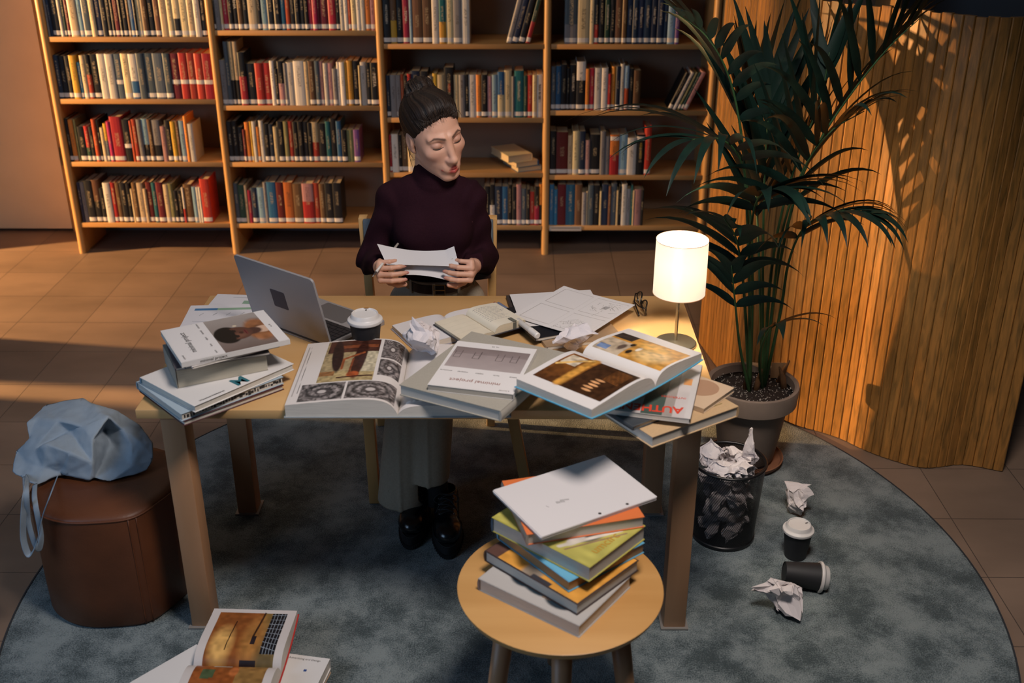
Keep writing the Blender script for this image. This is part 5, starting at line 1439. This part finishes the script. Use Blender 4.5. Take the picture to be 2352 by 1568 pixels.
# ------------------------------------------------------------------ magazines on the floor, bottom left
rz0 = .0118
t = flat_book('magazine', 'orange patterned magazine under the white box book on the rug', 'magazine', (-.640, 2.165), rz0, .26, .22, .014, -102, mk('orange_print_cover', 'c99a68'), M_pg, 1, ct=.0006, over=.001, soft=True)
im = Img(70, 60, 'd2b490'); im.noise(.5, 10, 9, 4); im.ell(.3, .7, .12, .14, 'b8743c', .4); im.ell(.6, .85, .14, .09, 'c07a40', .4); im.ell(.75, .4, .14, .14, 'b06c38', .4)
picture('cover_print', im, flat(-.127, -.107, .127, .107, .0143), t)
t = flat_book('book', 'thick white book beneath the open magazine on the rug, right side', 'book', (-.645, 2.190), rz0 + .015, .20, .25, .034, -100, M_wc, M_pg, -1, ct=.001, soft=True)
flat_text('Best of French Advertising and Design', .0095, -.086, .03, .0345, GINK, t, 90, 'title'); b = MB(); b.box((.008, .008, .0003), (-.045, .075, .0343)); b.build('blue_square', mk('blue_ink', '34508a'), t)
t = flat_book('book', 'thick white book beneath the open magazine on the rug, left side', 'book', (-.885, 2.195), rz0, .16, .20, .048, -42, M_wc, M_pg, -1, ct=.001, soft=True)
iA = Img(150, 170, 'cdc6c1'); U, V = iA.U, iA.V     # far page
mm = (U > .02) & (U < .93) & (V > .10) & (V < .90)
iA.rect(0, .10, .93, .90, '8a5026'); iA.ell(.3, .74, .3, .12, 'd8a860', .8); iA.grad(0, .10, .93, .36, '6a5a3a', '8a6c3c', True); iA.ell(.4, .4, .4, .12, 'a8743c', .8)
iA.rect(.15, .10, .93, .27, '1c1c20')
for k in range(8): iA.line(.2 + .1 * k, .10, .26 + .09 * k, .27, .004, '8f98a0')
for k in range(4): iA.line(.15, .13 + .035 * k, .93, .12 + .04 * k, .003, '8f98a0')
iA.line(.2, .68, .75, .66, .006, '2a1410'); iA.rect(.3, .36, .45, .41, '2a2226'); iA.line(.45, .40, .93, .36, .012, '3a2418'); iA.rect(.0, .30, .08, .48, '2a2022'); iA.noise(.25, 20, 20, 8, mm)
iB = Img(150, 170, 'cdc6c1'); U, V = iB.U, iB.V     # near page
mm = (U > .05) & (V > .10) & (V < .90)
iB.rect(.05, .10, 1, .90, '8f4f24'); iB.grad(.05, .10, 1, .42, '7a5c34', '9a7440', True); iB.rect(.85, .5, 1.0, .7, 'a8a49c'); iB.rect(.6, .66, .78, .80, '4a5a3c'); iB.ell(.75, .45, .1, .05, 'b86a38', .4); iB.rect(.3, .55, .62, .7, '8a4a22'); iB.ell(.35, .45, .14, .1, 'c08848', .6); iB.rect(.2, .42, .42, .5, '2a2226'); iB.noise(.3, 20, 20, 12, mm)
open_book('open_magazine', 'open magazine with warm interior photos on the rug by the table leg', 'magazine', (-.738, 2.205), rz0 + .0495, 88, .205, .232, .018, .014, .034, mk('red_mag_cover', 'b0302c'), iB, iA, ct=.0012, soft_lift=.03)

# ------------------------------------------------------------------ pouf and tote bag
pf = thing('pouf', 'brown leather pouf with the tote bag on top, left of the table', 'pouf', (-1.180, 2.64, .0115))
M_pf = mat('cognac_leather', '5c331b', .5, noise=.22, scale=5, bump=.12, bscale=160)
def poufr(a):
    # rounded shape with one soft corner towards the right front
    return .205 * (1 + .09 * math.exp(-((a + .95) / .30) ** 2) - .03 * math.cos(2 * (a + .95)))
def poufring(s, z): return [(poufr(a) * s * math.cos(a), poufr(a) * s * math.sin(a), z) for a in np.linspace(-math.pi, math.pi, 96, endpoint=False)]
rings = [poufring(s, z) for s, z in ((.02, .002), (.97, .002), (1.0, .012), (1.005, .10), (1.0, .25), (.995, .352), (.985, .362), (.96, .369), (.85, .374), (.5, .378), (.02, .379))]
v = sum(rings, []); n = 96; f = [(j * n + i, j * n + (i + 1) % n, (j + 1) * n + (i + 1) % n, (j + 1) * n + i) for j in range(len(rings) - 1) for i in range(n)]
pmesh('cushion', v, f, M_pf, pf, True)
b = MB(); pr = poufring(.992, .360); b.tube(pr + pr[:1], .0028, 8, cap=False); a0 = -.95; r0 = poufr(a0)
for da in (-.05, .05): b.tube([(poufr(a0 + da) * 1.004 * math.cos(a0 + da), poufr(a0 + da) * 1.004 * math.sin(a0 + da), z) for z in np.linspace(.005, .358, 12)], .0018, 6)
b.build('seam_piping', mat('leather_piping', '5e3218', .5), pf, True)

M_bag = mat('blue_grey_canvas', '8e9ca8', .85, noise=.06, scale=30, bump=.12, bscale=700)
bag = thing('tote_bag', 'blue grey canvas tote bag slumped on the leather pouf', 'bag', (-1.17, 2.62, .392))
BL = np.array([-1.17, 2.62, .392])
KN = dict(A=(107, 926, .500), B=(191, 910, .530), C=(215, 926, .530), D=(272, 941, .510), E=(327, 979, .480), F=(351, 1016, .450), G=(353, 1055, .420), H=(340, 1080, .400), I=(250, 1107, .396),
 J=(217, 1098, .402), K=(206, 1104, .398), L=(149, 1093, .402), M=(136, 1084, .408), N=(83, 1117, .400), O=(44, 1095, .402), P=(26, 1084, .405), Q=(35, 1034, .430), R=(66, 1007, .470), S=(59, 972, .500),
 T=(77, 1031, .462), U=(160, 988, .488), V=(250, 957, .540), W=(213, 1010, .505), X=(212, 1062, .452), Y=(240, 985, .465), Z=(281, 985, .498), a=(303, 1069, .424), b=(237, 1062, .418), c=(132, 1056, .452), d=(189, 979, .520),
 e=(132, 966, .520), f=(105, 1020, .495), g=(160, 1040, .482), h=(185, 1025, .478), i=(300, 1020, .462), j=(255, 1020, .438), k=(325, 1015, .462), l=(60, 1060, .425), m=(100, 1075, .425), n=(268, 1082, .412), o=(84, 960, .506), p=(230, 945, .535))
RIM = 'ABCDEFGHIJKLMNOPQRS'
from mathutils.geometry import delaunay_2d_cdt
ks = list(KN); p2 = [Vector((KN[k][0], -KN[k][1])) for k in ks]
ed = [(ks.index(RIM[q]), ks.index(RIM[(q + 1) % len(RIM)])) for q in range(len(RIM))]
fold = ['Td', 'de', 'UV', 'dV', 'VW', 'WX', 'XK', 'VY', 'YZ', 'Te', 'Uh', 'fc', 'cM', 'ja', 'hX', 'gL', 'Tf', 'Zk', 'jb', 'RT']
for q in fold: ed.append((ks.index(q[0]), ks.index(q[1])))
vo, eo, fo, ov, oe, of = delaunay_2d_cdt(p2, ed, [], 1, 1e-4)
P3 = []
for q, org in zip(vo, ov):
    if org: P3.append(at_z(*KN[ks[org[0]]]) - BL)
    else:
        ws = [(1 / ((q - p).length + 1e-3) ** 2, KN[k][2]) for k, p in zip(ks, p2)]; P3.append(at_z(q.x, -q.y, sum(a * b_ for a, b_ in ws) / sum(a for a, _ in ws)) - BL)
P3 = [np.array(p) for p in P3]
rimi = [next(q for q, org in enumerate(ov) if org and ks[org[0]] == r) for r in RIM]
bm = bmesh.new(); vs = [bm.verts.new(p) for p in P3]
for f_ in fo:
    try: bm.faces.new([vs[q] for q in f_])
    except ValueError: pass
bm.edges.ensure_lookup_table()
n_front = len(bm.edges)
back = []
for q in rimi:
    p = P3[q]; back.append(bm.verts.new((p[0] * .82 - .005, p[1] * .55 + (.085 if p[2] > .06 else .03), max(.002, p[2] * .35))))
back2 = [bm.verts.new((p.co.x * .6, p.co.y * .5 + .03, .001)) for p in back]
m_ = len(rimi)
for q in range(m_):
    bm.faces.new([vs[rimi[q]], vs[rimi[(q + 1) % m_]], back[(q + 1) % m_], back[q]]); bm.faces.new([back[q], back[(q + 1) % m_], back2[(q + 1) % m_], back2[q]])
bm.faces.new(back2)
bmesh.ops.recalc_face_normals(bm, faces=bm.faces)
cl_ = bm.edges.layers.float.new('crease_edge'); rg = random.Random(4)
for e_ in bm.edges:
    if e_.index < n_front: e_[cl_] = rg.uniform(.55, 1.0)
me = bpy.data.meshes.new('bag_body'); bm.to_mesh(me); bm.free()
bo = link_mesh('bag_body', me, M_bag, bag, True)
sm_ = bo.modifiers.new('soft', 'SUBSURF'); sm_.levels = sm_.render_levels = 3
tx_ = bpy.data.textures.new('wrinkle', 'CLOUDS'); tx_.noise_scale = .035; tx_.noise_depth = 3
dm = bo.modifiers.new('wrinkles', 'DISPLACE'); dm.texture = tx_; dm.strength = .009; dm.mid_level = .5
def strap(pts, w, name='handle'):
    b = MB(); b.tube(spline(pts, 70), w / 2, 10, flat=.16); return b.build(name, M_bag, bag, True)
def bp(px, py, y): return at_y(px, py, y) - BL
strap([at_z(137, 1082, .407) - BL, at_z(131, 1096, .396) - BL, bp(118, 1130, 2.425), bp(98, 1185, 2.418), bp(86, 1240, 2.416), bp(68, 1274, 2.416), bp(54, 1236, 2.418), bp(55, 1170, 2.422), bp(60, 1125, 2.445), at_z(64, 1094, .405) - BL], .019)
strap([at_z(58, 1094, .405) - BL, bp(60, 1125, 2.436), bp(64, 1190, 2.430), bp(74, 1232, 2.428), bp(88, 1262, 2.430), bp(94, 1228, 2.432), bp(80, 1150, 2.440), at_z(80, 1112, .402) - BL], .015)

# ------------------------------------------------------------------ waste bin, paper balls, cups on the rug
bn = thing('waste_bin', 'black wire mesh waste bin full of crumpled paper by the table leg', 'bin', (.655, 2.918, .0115))
def mesh_mat():
    m = bpy.data.materials.new('black_wire_mesh'); m.use_nodes = True
    nt = m.node_tree; N = nt.nodes; L = nt.links; p = N['Principled BSDF']
    p.inputs['Base Color'].default_value = (*lin('121214'), 1); p.inputs['Roughness'].default_value = .45
    uv = N.new('ShaderNodeUVMap'); uv.uv_map = 'UVMap'; sp = N.new('ShaderNodeSeparateXYZ'); L.new(uv.outputs[0], sp.inputs[0])
    def stripe(o):
        f = N.new('ShaderNodeMath'); f.operation = 'FRACT'; L.new(o, f.inputs[0])
        g = N.new('ShaderNodeMath'); g.operation = 'LESS_THAN'; g.inputs[1].default_value = .42; L.new(f.outputs[0], g.inputs[0]); return g.outputs[0]
    mxm = N.new('ShaderNodeMath'); mxm.operation = 'MAXIMUM'; L.new(stripe(sp.outputs[0]), mxm.inputs[0]); L.new(stripe(sp.outputs[1]), mxm.inputs[1])
    tr = N.new('ShaderNodeBsdfTransparent'); ms = N.new('ShaderNodeMixShader')
    L.new(mxm.outputs[0], ms.inputs[0]); L.new(tr.outputs[0], ms.inputs[1]); L.new(p.outputs[0], ms.inputs[2]); L.new(ms.outputs[0], N['Material Output'].inputs[0])
    return m
BR0, BR1, BH = .098, .113, .275
n = 96; v = []; f = []
for j in range(2):
    r, zz = ((BR0, .012), (BR1, BH))[j]
    for i in range(n): a = 2 * math.pi * i / n; v.append((r * math.cos(a), r * math.sin(a), zz))
for i in range(n): f.append((i, (i + 1) % n, n + (i + 1) % n, n + i))
wm = pmesh('wire_mesh', v, f, mesh_mat(), bn, True)
uvl = wm.data.uv_layers.new(name='UVMap')
for poly in wm.data.polygons:
    i = poly.index
    for li, (a_, b_) in zip(poly.loop_indices, ((i, 0), (i + 1, 0), (i + 1, 1), (i, 1))):
        uvl.data[li].uv = (a_ / n * 190 + b_ * 60, b_ * 80 + a_ / n * 90)
b = MB(); b.tube([(BR1 * math.cos(a), BR1 * math.sin(a), BH) for a in np.linspace(0, 2 * math.pi, 97)], .0048, 10, cap=False); b.build('rim', mat('black_wire', '121214', .35), bn, True)
b = MB(); b.lathe([(0, .004), (BR0, .004), (BR0 + .002, .001), (BR0 + .003, .012), (BR0 - .001, .016), (BR0 - .003, .006), (0, .006)], 64); b.build('base', mat('black_wire', '121214'), bn, auto=40)
rg = random.Random(31); bi = 0
lay = [(.035, .055, 5), (.095, .055, 5), (.155, .058, 5), (.215, .060, 6), (.258, .062, 5)]
PLC = ['lowest layer', 'second layer', 'middle layer', 'fourth layer', 'top heap']
for li, (zz, rr, cnt_) in enumerate(lay):
    for k in range(cnt_):
        a = 2 * math.pi * k / cnt_ + li * .7; q = (rr - .005) * (.9 if cnt_ > 4 else .7)
        o = crumple('crumpled white paper in the %s inside the mesh bin' % PLC[li], (.655 + q * math.cos(a), 2.918 + q * math.sin(a), .014 + zz - .028), 40 + bi, .043 + (.006 if li > 2 else 0), rg.uniform(0, 6), group='crumpled papers in the %s of the bin' % PLC[li], spike=.1 if li < 4 else .3); bi += 1
crumple('crumpled white paper poking highest out of the bin', (.715, 2.93, .268), 77, .045, .7, sq=(.6, .6, 1.3))
p = at_z(1828, 1172, .03); crumple('crumpled paper ball on the rug behind the standing cup', (p[0], p[1], .0118), 14, .060, .4, sq=(1, .95, .85), spike=.5)
p = at_z(1800, 1385, .03); crumple('crumpled paper ball on the rug in front of the fallen cup', (p[0], p[1], .0118), 22, .066, 2.0, sq=(1.15, .9, .95), spike=.5)
p = at_z(1826, 1275, .0115); coffee_cup('black coffee cup with white lid standing on the rug', (p[0], p[1], .0118), (0, 0, R(-70)), hgt=.118, r=.0475)
p = at_z(1852, 1322, .0115 + .034)
coffee_cup('black coffee cup with white lid lying on its side on the rug', (p[0] - .068, p[1], .0115 + .047), (0, R(90 + 6.5), R(-4)), hgt=.128, r=.0465)

# ------------------------------------------------------------------ potted palm
pt = thing('potted_palm', 'tall green palm in a clay pot beside the slatted screen', 'plant', (.812, 3.375, .0118))
PP = np.array([.812, 3.375, 0.0118])
M_pot = mat('greige_clay', '7f6f62', .8, noise=.10, scale=9)
b = MB(); b.lathe([(0, .024), (.095, .024), (.098, .03), (.128, .235), (.130, .240), (.149, .243), (.156, .250), (.160, .305), (.158, .315), (.150, .318), (.143, .312), (.141, .28), (0, .28)], 72); b.build('pot', M_pot, pt, auto=35)
b = MB(); b.lathe([(0, .002), (.105, .002), (.128, .012), (.133, .026), (.129, .028), (.122, .018), (.10, .012), (0, .012)], 64); b.build('saucer', mat('terracotta_saucer', '7a5138', .7, noise=.1, scale=9), pt, auto=35)
b = MB(); b.lathe([(0, .290), (.08, .288), (.142, .284)], 48); b.build('soil', mat('dark_potting_soil', '241a15', .95, noise=.4, scale=120, bump=.8, bscale=90), pt, True)
b = MB(); rg = random.Random(9)
for k in range(420):
    a = rg.uniform(0, 6.28); r = math.sqrt(rg.random()) * .138; s = rg.uniform(.0012, .0032)
    b.box((s, s * .9, s * .8), (r * math.cos(a), r * math.sin(a), .289 + s * .3), mx=None)
o = b.build('perlite', mat('perlite_white', 'b9b2a8', .9), pt); o['kind'] = 'stuff'
M_lf = mat('palm_leaf', '0b1f1a', .42, col2='122b22', scale=14, stretch=(1, 1, .3), spec=.5)
M_stm = mat('palm_stem_green', '31502c', .5, noise=.15, scale=12)
def W(px, py, y): return at_y(px, py, y) - PP
def frond(pts, nl, lmax, w, lift, droop, seed, start=.30, side=(1, 1), up=(0, 0, 1), stem_r=.0065, ang=58):
    """rachis through pts (plant space); nl leaflet pairs"""
    rg = random.Random(seed); c = spline(pts, 70)
    b = MB(); b.tube(c[::3], [stem_r * (1 - .8 * i / 23) for i in range(len(c[::3]))], 8); st_ = b.build('stem', M_stm, pt, True)
    b = MB(); upv = np.array(up, float)
    for k in range(nl):
        f = start + (1 - start) * (k + .3) / nl; i = min(68, int(f * 69)); p = c[i]; t = c[i + 1] - c[i]; t /= np.linalg.norm(t)
        lat = np.cross(t, upv); lat /= (np.linalg.norm(lat) + 1e-9); nrm = np.cross(lat, t)
        g = (k + .5) / nl; L_ = lmax * (.62 + .55 * math.sin(math.pi * min(1, g * .75 + .2))) * (1 - .35 * g ** 3)
        for s in (-1, 1):
            if side[0 if s < 0 else 1] <= 0: continue
            ll = L_ * 1.25 * rg.uniform(.82, 1.15) * side[0 if s < 0 else 1]
            an = R(ang - ang * .62 * g + rg.uniform(-7, 7))
            d0 = t * math.cos(an) + lat * s * math.sin(an) + nrm * (lift + rg.uniform(-.06, .06)); d0 /= np.linalg.norm(d0)
            m = 9; q = p.copy(); pos = [q.copy()]; d = d0.copy()
            for j in range(m):
                d = d + np.array([0, 0, -1]) * droop * (j + 1) / m * .20 * rg.uniform(.9, 1.1); d /= np.linalg.norm(d); q = q + d * ll / m; pos.append(q.copy())
            wd = np.cross(d0, nrm); wd /= (np.linalg.norm(wd) + 1e-9); fold = nrm * .25
            v = []; fc = []
            for j, q in enumerate(pos):
                x = j / m; ww = w * 1.15 * (min(1, x * 5 + .25)) * (1 - x ** 2.2) + .0004
                v += [q - wd * ww / 2 + fold * ww * .5, q, q + wd * ww / 2 + fold * ww * .5]
            for j in range(m): fc += [(3 * j, 3 * j + 1, 3 * j + 4, 3 * j + 3), (3 * j + 1, 3 * j + 2, 3 * j + 5, 3 * j + 4)]
            b.add(v, fc)
    b.build('leaflets', M_lf, st_, True)
S0 = W(1722, 905, 3.36); S1 = W(1752, 905, 3.40)
FR = [
 # upper left frond sweeping over the bookcase
 dict(pts=[S0, W(1722, 640, 3.38), W(1712, 420, 3.38), W(1700, 290, 3.36), W(1672, 170, 3.33), W(1620, 80, 3.28), W(1545, 25, 3.22)], nl=10, lmax=.36, w=.028, lift=.25, droop=.75, seed=1, start=.52, side=(.45, 1)),
 # left middle arching frond
 dict(pts=[S0, W(1728, 660, 3.36), W(1722, 480, 3.34), W(1700, 365, 3.30), W(1650, 318, 3.24), W(1575, 322, 3.18)], nl=7, lmax=.33, w=.028, lift=.1, droop=1.0, seed=2, start=.58),
 # upright centre
 dict(pts=[S1, W(1752, 640, 3.42), W(1755, 440, 3.44), W(1762, 300, 3.46), W(1775, 170, 3.48)], nl=7, lmax=.32, w=.032, lift=.15, droop=.22, seed=3, start=.45, ang=34),
 # centre right fan
 dict(pts=[S1, W(1770, 640, 3.40), W(1800, 470, 3.38), W(1845, 330, 3.36), W(1885, 230, 3.34), W(1905, 120, 3.32)], nl=9, lmax=.32, w=.032, lift=.3, droop=.25, seed=4, start=.42, ang=36),
 # big upper right frond
 dict(pts=[S1, W(1785, 640, 3.36), W(1830, 440, 3.32), W(1885, 320, 3.28), W(1955, 215, 3.22), W(2040, 110, 3.15), W(2115, 40, 3.10)], nl=12, lmax=.34, w=.026, lift=.3, droop=.6, seed=5, start=.42, ang=50),
 # right middle frond
 dict(pts=[S1, W(1775, 700, 3.34), W(1795, 540, 3.30), W(1840, 400, 3.24), W(1905, 305, 3.18), W(1985, 255, 3.12)], nl=9, lmax=.28, w=.024, lift=.2, droop=1.0, seed=6, start=.48),
 # low right frond
 dict(pts=[S1, W(1792, 720, 3.34), W(1812, 600, 3.28), W(1850, 520, 3.22), W(1925, 486, 3.15), W(2020, 490, 3.10)], nl=10, lmax=.20, w=.028, lift=.0, droop=1.2, seed=7, start=.52),
 # low left frond
 dict(pts=[S0, W(1722, 700, 3.30), W(1722, 560, 3.24), W(1735, 470, 3.18), W(1760, 440, 3.14), W(1800, 436, 3.10)], nl=7, lmax=.24, w=.036, lift=.0, droop=1.0, seed=8, start=.55),
 dict(pts=[S0, W(1712, 720, 3.34), W(1704, 620, 3.28), W(1690, 545, 3.22), W(1662, 500, 3.16)], nl=6, lmax=.22, w=.036, lift=.0, droop=1.0, seed=9, start=.5),
 # back of the crown
 dict(pts=[S1, W(1745, 640, 3.46), W(1738, 470, 3.52), W(1730, 300, 3.56), W(1712, 160, 3.60)], nl=8, lmax=.32, w=.032, lift=.2, droop=.22, seed=10, start=.45, ang=34),
 # small low shoots
 dict(pts=[S1, W(1745, 820, 3.30), W(1765, 760, 3.25), W(1800, 738, 3.2)], nl=2, lmax=.16, w=.036, lift=.0, droop=1.0, seed=11, start=.75),
 dict(pts=[S0, W(1700, 800, 3.30), W(1688, 690, 3.24), W(1680, 610, 3.2)], nl=4, lmax=.17, w=.034, lift=.1, droop=1.0, seed=12, start=.6),
]
for f_ in FR: frond(**f_)
rg = random.Random(2)
for (px, py) in ((1790, 880), (1800, 895), (1735, 900), (1712, 898)):
    p = at_z(px, py, .29) - PP; b = MB(); b.tube([p, p + np.array([rg.uniform(-.01, .01), 0, .05]), p + np.array([rg.uniform(-.03, .03), .0, .09])], [.014, .010, .003], 8); b.build('dry_stem_base', mat('dry_husk', '6a4a2c', .85, noise=.2, scale=40), pt, True)
b = MB(); b.box((.05, .002, .06), (.105, .085, .318), mx=None); b.build('plant_tag', mat('tan_card', 'a9835c', .7), pt)

# cable along the foot of the screen
cb = thing('cable', 'black cable lying along the foot of the slatted screen', 'cable', (1.0, 3.6, .004))
cpt = [at_z(px, py, .004) - np.array([1.0, 3.6, .004]) for px, py in ((1806, 962), (1830, 975), (1862, 984), (1888, 986), (1904, 990))]
b = MB(); b.tube(spline(cpt, 30), .004, 8); b.build('cord', mat('black_cord', '121214', .5), cb, True)
